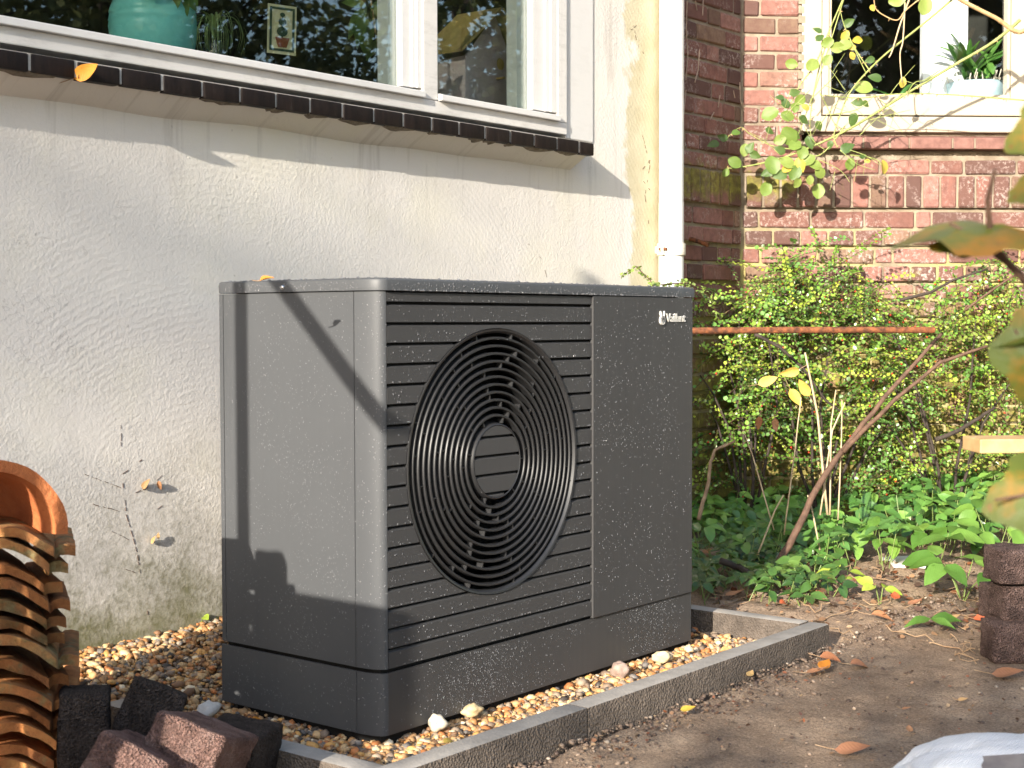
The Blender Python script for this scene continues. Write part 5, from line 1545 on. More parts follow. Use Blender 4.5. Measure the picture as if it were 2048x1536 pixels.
# shredded leaf litter and bark bits
P = []; D = []; N = []; S = []; T = []; R = random.Random(31)
for i in range(1500):
    k = R.random()
    if k < .6: u, v = R.uniform(1400, 2000), R.gauss(1185, 45)
    elif k < .8: u, v = R.uniform(1400, 2048), R.uniform(1230, 1536)
    else:
        t = R.random(); u, v = 1680 - 560 * t + R.gauss(20, 30), 1310 + 190 * t + abs(R.gauss(14, 20))
    b = onZ(u, v, -.13 if v < 1250 else SOIL_Z)
    if b.x < EX1 + .012 and b.y > EY0 - .012: continue
    if b.x > 3.4 or b.y < -1.8: continue
    P.append((b.x, b.y, soil_h(b.x, b.y) + R.uniform(.002, .009))); D.append((V((R.uniform(-1, 1), R.uniform(-1, 1), R.uniform(-.3, .3))))[:]); N.append((ZU + rv(.7))[:])
    S.append(R.uniform(.006, .026) if k < .6 else R.uniform(.004, .012)); T.append(np.array(R.choice([(.20, .10, .055), (.13, .075, .05), (.30, .17, .09), (.09, .055, .04), (.36, .25, .15), (.25, .09, .04)])) * R.uniform(.7, 1.3))
leaf_cloud('leaf_litter', P, D, N, S, np.array(T), M['foliage'], None, 1.0)['kind'] = 'stuff'
# ================================================================== fallen leaves
FL = {k: [leaf_mesh('fallen_leaf', .062, .032, M[m], 'ovate', f, c, i) for i, (f, c) in enumerate(((.5, .35), (.25, -.25), (.7, .15)))] for k, m in (('b', 'fallen'), ('o', 'fallen_orange'), ('r', 'fallen_red'), ('y', 'fallen_yellow'))}
def fallen(label, u, v, kind, ang, s=1.0, z=None, stalk=True, nrm=None, depth=None):
    if depth: p = at(u, v, depth)
    else:
        p = onZ(u, v, SOIL_Z if z is None else z)
        if z is None: p = onZ(u, v, soil_h(p.x, p.y) + .010); p.z = max(p.z, soil_h(p.x, p.y) + .008)
    o = thing('fallen_leaf', label, 'leaf', p, 'fallen leaves')
    a = math.radians(ang); d = HR * math.cos(a) + HF * math.sin(a) * 1.0
    if nrm is None: nrm = ZU + rv(.3) - FW * .25
    else: d = RT * math.cos(a) + UP * math.sin(a)
    L = .062 * s
    put_leaf(random.choice(FL[kind]), o, p - d * L * .5, d, nrm, s, 'blade')
    if stalk: MB().tube([p - d * L * .45, p - d * L * .8 + V((0, 0, .003)), p - d * L * 1.05 + V((0, 0, .006))], [.0011, .0009, .0008], 5).build('stalk', M['root'], o)
    return o
fallen('orange leaf with a dark tip stuck to the sill tiles under the wide window', 172, 143, 'o', 28, 1.0, nrm=-FW - ZU * .2, depth=depth_of(onY(172, 143, SY)) - .012)
fallen('bright red-orange leaf against the front of the concrete edging', 1138, 1487, 'r', 20, 1.15)
fallen('bright orange round leaf near the far corner of the edging', 1648, 1333, 'o', 60, .85)
fallen('pinkish brown leaf behind the bright orange round one', 1660, 1316, 'b', -30, .8)
fallen('long pinkish leaf under the bright orange round one', 1635, 1345, 'b', 10, .9)
fallen('pale tan leaf with a stalk on the soil right of the orange one', 1722, 1327, 'b', 15, .9)
fallen('tan leaf with a long stalk on the soil left of the sack', 1705, 1502, 'b', -18, 1.05)
fallen('pale leaf with a long stalk below the stacked pavers', 2015, 1350, 'b', -20, 1.1)
fallen('small curled brown leaf in the middle of the bare soil', 1818, 1460, 'b', 80, .45)
fallen('tiny reddish leaf on the soil above the small curled one', 1812, 1418, 'b', 0, .3)
fallen('tiny pale leaf on the soil left of the stacked pavers', 1925, 1400, 'b', 5, .35)
fallen('small yellow leaf at the foot of the edging front', 1322, 1428, 'y', 60, .35)
fallen('thin pale leaf at the foot of the edging front', 1375, 1419, 'y', 10, .5, stalk=False)
fallen('brown leaf standing against the far part of the edging front', 1500, 1366, 'b', 65, .5)
fallen('yellow leaf on the gravel near the front corner of the pump', 905, 1482, 'y', 50, .75, z=-.128)
fallen('orange leaf with a dark rib on the gravel by the pump corner', 520, 1442, 'o', 45, .75, z=-.118)
fallen('striped purple-green leaf on the gravel beside the dark mossy paver', 562, 1478, 'b', 100, .8, z=-.118)
fallen('reddish leaf on the gravel strip near the far end', 1458, 1302, 'b', 8, .7, z=-.128)
fallen('orange brown leaf in the soil behind the edging', 1640, 1200, 'b', 100, .9)
fallen('yellow leaf with dark spots in the soil bed', 1625, 1192, 'y', 70, .7)
fallen('rusty leaf beside the yellow spotted one', 1570, 1205, 'r', 40, .7)
fallen('brown leaf on the soil left of the green frond', 1765, 1235, 'b', -10, .95)
fallen('rusty brown leaf right of the small lime seedling', 1790, 1195, 'r', 80, .8)
fallen('pale pinkish leaf in the soil bed below the white slab', 1830, 1210, 'b', 30, .8)
fallen('dark red leaf by the foot of the stacked pavers', 1965, 1240, 'r', -40, .8)
fallen('brown leaf half hidden under the green frond', 1900, 1240, 'b', 20, .9)
fallen('brown leaf close to the pump in the shaded bed', 1470, 1190, 'b', 20, 1.0)
fallen('tan leaf on the shaded ground beside the rear of the pump', 1420, 1105, 'b', 0, .9)
fallen('orange leaf lying on the pump lid near its left end', 533, 557, 'o', 20, .4, nrm=ZU - FW * .5, depth=2.55)
for lab, px, a in (('withered yellow leaf hanging in the shrub', (1535, 762), 20), ('bright yellow leaf hanging above the thin dry stalk', (1590, 795), -60), ('withered yellow leaf below the black curved branch', (1608, 775), 120), ('yellow-green leaf below the rusty rail', (1580, 745), 200), ('shrivelled brown leaf hanging low in the shrub', (1552, 850), -80), ('shrivelled tan leaf left of the brown hanging one', (1518, 846), -100)):
    fallen(lab, px[0], px[1], 'y' if 'yellow' in lab else 'b', a, 1.0 if 'yellow' in lab else .7, nrm=-FW + rv(.4), depth=4.55)
# dry leaves caught on old ivy traces of the rendered wall
for lab, px, a, s_ in (('curled copper leaf stuck to the wall left of the pump, upper pair, left one', (292, 968), 60, .45), ('dark curled leaf stuck to the wall left of the pump, upper pair, right one', (319, 971), -80, .35), ('small copper leaf stuck low on the wall left of the pump', (308, 1080), 50, .35), ('tiny copper leaf stuck low on the wall beside its larger twin', (317, 1071), 80, .25)):
    d_ = depth_of(onY(px[0], px[1], WALL_Y)) - .012
    fallen(lab, px[0], px[1], 'b', a, s_, nrm=-FW + rv(.5), depth=d_, stalk=False)
iv = MB(); R = random.Random(4)
def trace(px):
    pts = [onY(u, v, WALL_Y - .0008) for u, v in px]
    for a, b in zip(pts, pts[1:]):
        n_ = max(2, int((b - a).length / .016))
        for k in range(n_):
            if R.random() < .66:
                q0, q1 = a.lerp(b, k / n_), a.lerp(b, (k + R.uniform(.4, .95)) / n_)
                iv.tube([q0 + V((R.uniform(-.001, .001), 0, R.uniform(-.001, .001))), q1], R.uniform(.0004, .0009), 5)
trace([(242, 850), (243, 950), (250, 1000), (252, 1030), (262, 1060), (275, 1110), (285, 1180), (300, 1250)]); trace([(242, 975), (163, 946)]); trace([(250, 1025), (185, 1008)]); trace([(246, 948), (290, 915)]); trace([(256, 993), (300, 972), (325, 950)]); trace([(270, 1085), (222, 1062)]); trace([(285, 1045), (325, 1010)]); trace([(240, 930), (234, 935)]); trace([(272, 1145), (250, 1138)])
trace([(1265, 40), (1275, 90), (1290, 110)]); trace([(1285, 270), (1300, 330), (1290, 390), (1300, 470)]); trace([(1300, 320), (1280, 345)]); trace([(1300, 380), (1285, 360)]); trace([(1262, 60), (1285, 40)]); trace([(1050, 480), (1085, 520), (1095, 560)])
o = iv.build('ivy_traces', M['bark'], wall); o['kind'] = 'stuff'
# pale rootlets on the shaded bricks
rl = MB()
for px in ([(1375, 0), (1373, 60), (1376, 110), (1372, 160)], [(1400, 100), (1397, 140), (1389, 165)], [(1390, 0), (1393, 20)], [(1407, 0), (1405, 30)], [(1480, 165), (1481, 200), (1488, 225), (1495, 245)], [(1366, 230), (1372, 180)], [(1440, 190), (1436, 215)], [(1467, 180), (1470, 195)], [(1420, 240), (1428, 225)]):
    pts = [onY(u, v, .942) for u, v in px]
    rl.tube([p + rv(.002) for p in pts], .0022, 5)
o = rl.build('rootlets', m_simple('pale_rootlet', (.36, .25, .18), (.48, .36, .28), 40, .8, .3), bayt); o['kind'] = 'stuff'
# ================================================================== trees of the garden (behind and beside the camera): they shade, and show in the glass
def tree(label, base, height, crown_c, crown_r, n_leaf, leaf, seed, tone, limb=7, shell=.35, name='garden_tree', gap=0.0, rad=.09):
    R = random.Random(seed); base = V(base); cc = V(crown_c)
    t = thing(name, label, 'tree', base)
    mb = MB(); tops = []
    top = V((cc.x, cc.y, base.z + height * .8))
    trunk = [base - V((0, 0, .1)), base.lerp(top, .35) + V((R.uniform(-.1, .1), R.uniform(-.1, .1), 0)), base.lerp(top, .7) + V((R.uniform(-.15, .15), R.uniform(-.15, .15), 0)), top]
    mb.tube(trunk, [rad, rad * .75, rad * .5, rad * .15], 9)
    for i in range(limb):
        k = R.uniform(.35, .95); s0 = base.lerp(top, k)
        d = V((R.uniform(-1, 1), R.uniform(-1, 1), R.uniform(-.1, .8))).normalized()
        e = cc + V((d.x * crown_r[0], d.y * crown_r[1], d.z * crown_r[2])) * R.uniform(.75, 1)
        m = s0.lerp(e, .5) + V((0, 0, .15))
        mb.tube([s0, m, e], [rad * .35, rad * .22, rad * .06], 6, False); tops.append(e)
        for j in range(4):
            q = m.lerp(e, R.uniform(0, 1)); dd = V((R.uniform(-1, 1), R.uniform(-1, 1), R.uniform(-.6, .8))).normalized(); L = R.uniform(.3, .6) * crown_r[0]
            e2 = q + dd * L; mb.tube([q, q.lerp(e2, .5) + V((0, 0, .04)), e2], [rad * .12, rad * .08, rad * .03], 5, False); tops.append(e2)
            for l in range(3):
                q2 = q.lerp(e2, R.uniform(.3, 1)); e3 = q2 + V((R.uniform(-1, 1), R.uniform(-1, 1), R.uniform(-.8, .6))).normalized() * L * .55
                mb.tube([q2, e3], [rad * .05, rad * .02], 4, False); tops.append(e3)
    mb.build('trunk', M['darkbark'], t, smooth=True)
    P = []; D = []; N = []; S = []; T = []
    while len(P) < n_leaf:
        c = R.choice(tops); p = c + V((R.gauss(0, 1), R.gauss(0, 1), R.gauss(0, .8))) * crown_r[0] * .2
        q = p - cc
        if (q.x / crown_r[0]) ** 2 + (q.y / crown_r[1]) ** 2 + (q.z / crown_r[2]) ** 2 > 1.25: continue
        if noise.noise(p * 1.3 + V((seed, 0, 0))) < gap - .5: continue
        P.append(p[:]); D.append((rv(1) + V((0, 0, -.3)))[:]); N.append((V((0, 0, .6)) + rv(1))[:]); S.append(leaf * R.uniform(.7, 1.3)); T.append(np.array(tone) * R.uniform(.7, 1.35))
    leaf_cloud('crown', P, D, N, S, np.array(T), M['crown'], t, 1.0)
    return t
tree('slim leafy tree near the house wall, far out to the left', (-30, -5.7, SOIL_Z), 13.5, (-30, -5.7, 11.3), (1.6, 1.35, 1.9), 2600, .10, 1, (.12, .16, .04))
tree('thin sparse tree throwing dapples over the bare soil', (-8.6, -3.25, SOIL_Z), 3.7, (-8.6, -3.25, 2.75), (.8, .85, .85), 600, .075, 2, (.14, .17, .04))
tree('autumn tree reflected in the wide window, left one', (5.5, -6.5, SOIL_Z), 7.0, (5.5, -6.5, 4.6), (2.6, 2.6, 3.0), 14000, .08, 3, (.16, .15, .04), 14, gap=.28, rad=.16)
tree('autumn tree reflected in the wide window, right one', (10.5, -5.5, SOIL_Z), 8.0, (10.5, -5.5, 5.0), (2.8, 2.8, 3.2), 14000, .08, 4, (.13, .14, .04), 14, gap=.28, rad=.18)
tree('broad garden tree behind the photographer', (1.5, -9.5, SOIL_Z), 7.5, (1.5, -9.5, 4.4), (2.8, 2.4, 2.8), 3200, .11, 5, (.10, .14, .035), 12, gap=.4, rad=.18)
tree('dense yellowing tree far behind the photographer', (-5.5, -9.0, SOIL_Z), 7.0, (-5.5, -9.0, 4.0), (2.4, 2.4, 2.8), 3200, .11, 6, (.17, .16, .03), 12, gap=.35, rad=.16)
tree('tall dark tree at the far end of the garden', (14.5, -10.5, SOIL_Z), 9.0, (14.5, -10.5, 5.2), (3.2, 3.2, 3.6), 3200, .14, 7, (.09, .12, .035), 12, gap=.4, rad=.2)
for lab, x, y, sd in (('dense dark evergreen bush opposite the wide window, first one', 4.2, -6.6, 31), ('dense dark evergreen bush opposite the wide window, second one', 7.0, -7.2, 32), ('dense dark evergreen bush opposite the wide window, third one', 9.8, -6.6, 33), ('dense dark evergreen bush opposite the wide window, fourth one', 12.6, -6.4, 34)):
    tree(lab, (x, y, SOIL_Z), 4.2, (x, y, 2.1), (1.8, 1.5, 2.2), 9000, .085, sd, (.14, .16, .065), 14, gap=-.2, rad=.10, name='evergreen_bush')
tree('tall dense evergreen close behind the photographer', (-2.4, -10.2, SOIL_Z), 7.5, (-2.4, -10.2, 3.8), (2.6, 1.8, 3.8), 9000, .15, 41, (.05, .07, .022), 16, gap=-.2, rad=.14, name='added_evergreen_tree')  # added, unseen: covers a gap of sky mirrored in the bay glass
# clipped hedge along the far side of the garden
R = random.Random(21); P = []; D = []; N = []; S = []; T = []
for i in range(9000):
    s_ = R.uniform(0, 1); a = V((-9, -12.2, 0)).lerp(V((18, -12.6, 0)), s_)
    P.append((a + V((R.uniform(-.5, .5), R.uniform(-.5, .5), SOIL_Z + R.uniform(0, 1) ** .8 * (2.0 + .3 * noise.noise((s_ * 14, 0, 0))))))[:]); D.append(rv(1)[:]); N.append((V((0, .5, .5)) + rv(1))[:]); S.append(R.uniform(.12, .24)); T.append(np.array((.07, .11, .03)) * R.uniform(.6, 1.4))
o = leaf_cloud('garden_hedge', P, D, N, S, np.array(T), M['crown']); tag(o, 'dense green hedge closing off the garden behind the photographer', 'hedge')

P = []; D = []; N = []; S = []; T = []  # added, unseen hedge: cuts the low sky glow on the unit's side
for i in range(12000):
    s_ = R.uniform(0, 1); a = V((-19.5, -16, 0)).lerp(V((-21, 6, 0)), s_)
    P.append((a + V((R.uniform(-.7, .7), R.uniform(-.7, .7), SOIL_Z + R.uniform(0, 1) ** .85 * (4.9 + .5 * noise.noise((s_ * 11, 3, 0))))))[:]); D.append(rv(1)[:]); N.append((V((.5, 0, .5)) + rv(1))[:]); S.append(R.uniform(.25, .5)); T.append(np.array((.045, .065, .022)) * R.uniform(.6, 1.4))
o = leaf_cloud('garden_hedge', P, D, N, S, np.array(T), M['crown']); tag(o, 'tall dark conifer hedge far out to the left of the house', 'hedge')  # unseen hedge, added to cut the low sky glow on the unit's side
# ================================================================== rose in front of the bay
def rp(u, v, off): return onB(u, v, off + .07)
rose = thing('rose_bush', 'climbing rose with thorny green stems and pale leaves in front of the bay window', 'rose', bay(1.25, -.1, .25))
def thorn(mb, p, d, L=.008):
    mb.tube([p, p + d * L * .6 + V((0, 0, -.001)), p + d * L + V((0, 0, -.003))], [.0024, .0013, .0002], 5)
def cane(px, r0, r1, mat='greenstem', thorns=True):
    pts = [rp(*q) for q in px]; fine = []
    for i in range(len(pts) - 1):
        n_ = 6
        for k in range(n_):
            t = k / n_; p0 = pts[max(i - 1, 0)]; p1, p2 = pts[i], pts[i + 1]; p3 = pts[min(i + 2, len(pts) - 1)]
            fine.append(.5 * ((2 * p1) + (p2 - p0) * t + (2 * p0 - 5 * p1 + 4 * p2 - p3) * t * t + (3 * p1 - p0 - 3 * p2 + p3) * t ** 3))
    fine.append(pts[-1]); n_ = len(fine)
    mb = MB(); mb.tube(fine, [r0 + (r1 - r0) * i / (n_ - 1) for i in range(n_)], 8)
    mb.build('stem', M[mat], rose, smooth=True)
    if thorns:
        th = MB()
        L = sum((fine[i + 1] - fine[i]).length for i in range(n_ - 1))
        for k in range(int(L / .022)):
            t = random.random() * (n_ - 1.01); i = int(t); p = fine[i].lerp(fine[i + 1], t - i); tg = (fine[i + 1] - fine[i]).normalized()
            d = tg.cross(rv(1)).normalized(); thorn(th, p + d * r0 * .5, d)
        o = th.build('thorns', M['canestem'], rose); o['kind'] = 'stuff'
cane([(2110, -30, .28), (2048, 62, .26), (1990, 35, .26), (1925, 2, .26), (1890, -20, .26)], .0085, .0075, 'canestem')
cane([(2040, 40, .26), (1985, 85, .25), (1900, 135, .22), (1800, 195, .20), (1700, 257, .18), (1600, 303, .16), (1530, 325, .14), (1470, 336, .13), (1453, 335, .13)], .0058, .0022)
cane([(1915, -10, .22), (1850, 45, .21), (1775, 105, .20), (1733, 145, .20), (1700, 185, .19), (1682, 225, .18), (1668, 270, .18), (1675, 295, .18)], .0042, .0017)
cane([(2100, 205, .22), (1980, 195, .22), (1880, 188, .21), (1790, 188, .2), (1720, 196, .19), (1640, 190, .18)], .0026, .0015)
cane([(1690, -10, .18), (1672, 30, .18), (1655, 70, .17), (1630, 130, .16), (1600, 170, .16), (1578, 215, .15), (1560, 245, .15)], .0034, .0013)
cane([(1740, 142, .20), (1712, 100, .19), (1690, 55, .19), (1680, 20, .19)], .0024, .0014)
cane([(1732, 146, .2), (1705, 90, .2), (1697, 70, .2)], .002, .0012, 'greenstem', False)
cane([(1660, 65, .17), (1640, 130, .16), (1625, 200, .15), (1620, 250, .15), (1625, 290, .15)], .0026, .0012)
cane([(1690, -10, .19), (1640, 150, .17), (1598, 265, .15), (1575, 320, .14), (1545, 365, .13)], .0022, .001, 'greenstem', False)
cane([(1818, 0, .23), (1800, 50, .22), (1785, 100, .22), (1778, 115, .22)], .0035, .002, 'drystem', False)
cane([(1810, 5, .23), (1806, 80, .22), (1800, 110, .22), (1804, 165, .22)], .0028, .002, 'drystem', False)
cane([(1850, -10, .24), (1812, 20, .23), (1795, 40, .23), (1770, 32, .22), (1752, 18, .22), (1748, 0, .22)], .0026, .0018, 'canestem')
cane([(1690, 252, .18), (1640, 310, .17), (1590, 300, .16), (1540, 290, .14), (1500, 268, .13), (1480, 255, .13), (1450, 280, .13)], .0024, .001)
cane([(1700, 310, .17), (1740, 315, .17), (1760, 325, .17), (1772, 352, .17)], .0022, .0012, 'greenstem', False)
cane([(1640, 185, .17), (1655, 215, .17), (1668, 245, .17), (1690, 262, .17)], .0018, .001, 'greenstem', False)
cane([(1880, 140, .22), (1850, 160, .22), (1830, 165, .22), (1815, 185, .21)], .0022, .0015, 'greenstem', False)
random.seed(91)
for (u, v, du, dv) in ((1640, 250, 60, -70), (1660, 230, 90, -40), (1680, 300, 70, 40), (1700, 300, 60, 30), (1620, 200, 55, -60), (1720, 270, 70, -60), (1600, 240, -60, -50), (1650, 300, -50, -60), (1690, 180, -50, -70), (1740, 240, 80, -20), (1760, 200, 60, 50), (1570, 230, 50, -50), (1780, 190, 50, -60), (1560, 310, -60, -45), (1640, 320, 60, 45)):
    o_ = .2 + random.uniform(0, .06)
    cane([(u, v, o_), (u + du * .5 + random.uniform(-12, 12), v + dv * .5 + random.uniform(-12, 12), o_ + .01), (u + du, v + dv, o_ + .02)], .0016, .0007, 'greenstem', False)
    cane([(u + du * .5, v + dv * .5, o_ + .01), (u + du * .6 - dv * .25, v + dv * .6 + du * .25, o_ + .03), (u + du * .7 - dv * .5, v + dv * .7 + du * .5, o_ + .03)], .001, .0006, 'greenstem', False)
RL = [leaf_mesh('leaf', .058, .048, M['rose_leaf'], 'round', .22, .06 + .05 * i, i + 40, .05, twist=.15 * i) for i in range(3)]
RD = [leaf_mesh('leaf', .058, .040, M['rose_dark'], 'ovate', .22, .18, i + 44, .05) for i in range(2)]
RY = [leaf_mesh('leaf', .055, .040, M['rose_yellow'], 'round', .35, .15 + .1 * i, i + 48, .06) for i in range(2)]
def rl_(u, v, k, ang, s, off=None, tilt=.35):
    off = .16 + .06 * (u - 1500) / 500 if off is None else off
    p = rp(u, v, off); a = math.radians(ang)
    d = (RT * math.cos(a) + UP * math.sin(a) + FW * random.uniform(-.3, .3)).normalized()
    nrm = (-FW + rv(tilt) + UP * .15).normalized()
    me = random.choice({'g': RL, 'd': RD, 'y': RY}[k])
    L = .058 * s; put_leaf(me, rose, p - d * L * .5, d, nrm, s)
random.seed(77)
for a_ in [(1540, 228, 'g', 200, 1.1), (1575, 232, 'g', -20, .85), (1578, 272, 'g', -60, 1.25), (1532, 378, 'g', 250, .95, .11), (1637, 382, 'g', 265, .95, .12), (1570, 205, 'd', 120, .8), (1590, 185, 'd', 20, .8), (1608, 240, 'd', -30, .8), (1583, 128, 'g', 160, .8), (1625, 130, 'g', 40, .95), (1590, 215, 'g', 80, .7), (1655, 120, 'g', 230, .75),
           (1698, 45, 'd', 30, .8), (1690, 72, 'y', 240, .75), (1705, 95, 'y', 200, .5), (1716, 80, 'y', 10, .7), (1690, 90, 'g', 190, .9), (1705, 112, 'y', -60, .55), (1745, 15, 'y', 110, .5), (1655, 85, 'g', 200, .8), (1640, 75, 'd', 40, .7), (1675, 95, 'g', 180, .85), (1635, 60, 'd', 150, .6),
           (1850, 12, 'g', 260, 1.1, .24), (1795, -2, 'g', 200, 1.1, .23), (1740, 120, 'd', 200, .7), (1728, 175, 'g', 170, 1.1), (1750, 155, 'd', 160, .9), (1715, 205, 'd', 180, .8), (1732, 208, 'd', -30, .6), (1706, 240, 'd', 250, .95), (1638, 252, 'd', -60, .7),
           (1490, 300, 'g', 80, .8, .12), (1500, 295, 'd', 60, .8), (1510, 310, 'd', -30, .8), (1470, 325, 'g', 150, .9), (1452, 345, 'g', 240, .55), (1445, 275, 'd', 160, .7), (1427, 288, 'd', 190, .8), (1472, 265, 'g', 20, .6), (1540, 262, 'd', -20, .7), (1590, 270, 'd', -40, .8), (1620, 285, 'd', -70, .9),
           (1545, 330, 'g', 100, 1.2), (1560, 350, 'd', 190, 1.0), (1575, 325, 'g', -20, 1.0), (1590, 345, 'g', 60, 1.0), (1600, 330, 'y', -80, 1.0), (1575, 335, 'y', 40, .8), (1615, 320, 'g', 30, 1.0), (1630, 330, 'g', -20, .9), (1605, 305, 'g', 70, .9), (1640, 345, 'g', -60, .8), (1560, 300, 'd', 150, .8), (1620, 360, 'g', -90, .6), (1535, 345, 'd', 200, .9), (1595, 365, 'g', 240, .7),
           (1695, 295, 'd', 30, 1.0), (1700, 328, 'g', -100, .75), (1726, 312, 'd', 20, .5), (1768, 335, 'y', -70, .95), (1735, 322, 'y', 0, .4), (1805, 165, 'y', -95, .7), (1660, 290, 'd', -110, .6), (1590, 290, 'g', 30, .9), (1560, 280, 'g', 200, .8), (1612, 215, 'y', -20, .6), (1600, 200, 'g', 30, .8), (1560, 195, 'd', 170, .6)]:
    rl_(*a_)

# ================================================================== out-of-focus vine leaves close to the camera
vine = thing('vine', 'out of focus autumn leaves on a twig close to the camera at the right edge', 'vine', at(2100, 1500, 1.15))
def vt(pts, r0, r1):
    pts = [at(*q) for q in pts]; MB().tube(pts, [r0 + (r1 - r0) * i / (len(pts) - 1) for i in range(len(pts))], 8).build('twig', M['bark'], vine, smooth=True)
vt([(2330, 1250, 1.16), (2315, 950, 1.155), (2280, 745, 1.15), (2150, 640, 1.15), (2060, 570, 1.15), (2010, 520, 1.14), (1982, 480, 1.13), (1975, 400, 1.12), (1990, 340, 1.1)], .0055, .0016)
vt([(2030, 540, 1.15), (1985, 505, 1.14), (1950, 470, 1.13), (1900, 448, 1.12)], .0022, .0012)
vt([(2345, 2760, 1.17), (2340, 1900, 1.16), (2300, 1300, 1.15), (2200, 1000, 1.15), (2140, 700, 1.15), (2085, 590, 1.15)], .007, .003)
vt([(2190, 990, 1.15), (2080, 985, 1.13), (1990, 1000, 1.12)], .0018, .001); vt([(2150, 720, 1.15), (2060, 700, 1.14), (2030, 660, 1.13)], .0018, .001); vt([(2160, 320, 1.1), (2060, 270, 1.1)], .0018, .0012); vt([(2140, 620, 1.15), (2160, 320, 1.1)], .003, .002)
VL = [lobed_mesh('leaf', .052, M['vine'], 5, .22, i + 3, .25, 56, .035) for i in range(4)]
def vleaf(u, v, depth, ang, s, nrm): 
    s *= .88
    a = math.radians(ang); d = RT * math.cos(a) + UP * math.sin(a); put_leaf(VL[int(u) % 4], vine, at(u, v, depth) - d * .05 * s, d + FW * .1, nrm, s)
vleaf(1865, 447, 1.13, 178, 1.30, UP * 1.0 - FW * .32 + RT * .05)
vleaf(1935, 475, 1.14, 5, .55, UP * .8 - FW * .45)
vleaf(2065, 262, 1.10, 195, .85, -FW * .8 + UP * .5)
vleaf(2070, 360, 1.12, 190, .85, -FW * .6 + UP * .75 - RT * .2)
vleaf(2045, 652, 1.13, 185, .95, UP * .9 - FW * .45)
vleaf(2078, 765, 1.12, 260, .95, -FW * 1.0 + RT * -.3)
vleaf(2035, 995, 1.12, 188, 1.05, -FW * .75 + UP * .5)

# ================================================================== things behind the wide window
def lathe_thing(name, label, cat, c, prof, mat, n=48, part='pot'):
    t = thing(name, label, cat, c)
    smooth_by_angle(MB().lathe(c, prof, n).build(part, M[mat], t), .9)
    return t
SILL_IN = 1.258
pc = onY(306, 60, 1.085); ptop = onY(306, -4, 1.085).z; pc.z = SILL_IN; K = (ptop - SILL_IN) / .150
hw = (onY(385, 60, 1.085).x - onY(228, 60, 1.085).x) / 2 * .82
pot = lathe_thing('turquoise_pot', 'big round turquoise pot on the sill behind the wide window', 'plant pot', pc, [(r_ * hw * 1.1, z_ * K) for r_, z_ in ((0, .0), (.66, .0), (.84, .02), (.96, .055), (1.0, .088), (.985, .098), (1.0, .1005), (.985, .106), (.97, .114), (.985, .1165), (.96, .124), (.90, .138), (.80, .150), (.77, .150), (.74, .12), (0, .12))], 'turq')
MB().lathe(pc + V((0, 0, .142 * K)), [(0, .004), (hw * .82, .0)], 32).build('potting_soil', M['void'], pot)
LS = [leaf_mesh('leaf', .085, .045, M['elder_shade'], 'ovate', .3, .3, i + 60) for i in range(2)]
for (u, v, a, s) in ((345, -5, 250, 1.0), (362, 10, 275, .9), (335, -25, 110, 1.0), (375, -15, 300, .9), (300, -30, 80, 1.0)):
    d = RT * math.cos(math.radians(a)) + UP * math.sin(math.radians(a)); put_leaf(LS[0], pot, onY(u, v, .985) - d * .03, d, -FW + rv(.3), s)
# spider plant in a glass
sc_ = onY(430, 110, .99); sc_.z = SILL_IN
sp = thing('spider_plant', 'small spider plant with curling striped leaves beside the turquoise pot', 'plant', sc_)
smooth_by_angle(MB().lathe(sc_, [(0, 0), (.026, 0), (.032, .04), (.027, .075), (.025, .075), (.022, .01), (0, .01)], 24).build('glass_cup', M['glass2'], sp))
SPM = m_leaf('striped_leaf', [(0, (.20, .28, .10)), (1, (.34, .40, .20))], .5, veins=False)
for k in range(44):
    a = 2 * math.pi * k / 44 + random.uniform(-.2, .2); o_ = V((math.cos(a), math.sin(a), 0)); h = random.uniform(.05, .11); L = random.uniform(.03, .075)
    top = sc_ + V((0, 0, .080)); pts = [top, top + o_ * L * .4 + V((0, 0, h * .6)), top + o_ * L * .9 + V((0, 0, h * .55)), top + o_ * L * 1.15 + V((0, 0, h * .1)), top + o_ * L * 1.0 + V((0, 0, -.03))]
    sd = o_.cross(ZU); vs = []
    fine = []
    for i in range(len(pts) - 1):
        p0 = pts[max(i - 1, 0)]; p1, p2 = pts[i], pts[i + 1]; p3 = pts[min(i + 2, len(pts) - 1)]
        for q_ in range(4):
            t = q_ / 4; fine.append(.5 * ((2 * p1) + (p2 - p0) * t + (2 * p0 - 5 * p1 + 4 * p2 - p3) * t * t + (3 * p1 - p0 - 3 * p2 + p3) * t ** 3))
    pts = fine + [pts[-1]]
    for i, p in enumerate(pts): w_ = .0030 * (1 - i / (len(pts) + 1)); vs += [p + sd * w_, p - sd * w_]
    MB().add(vs, [(2 * i, 2 * i + 1, 2 * i + 3, 2 * i + 2) for i in range(len(pts) - 1)]).build('leaf', SPM, sp, smooth=True)
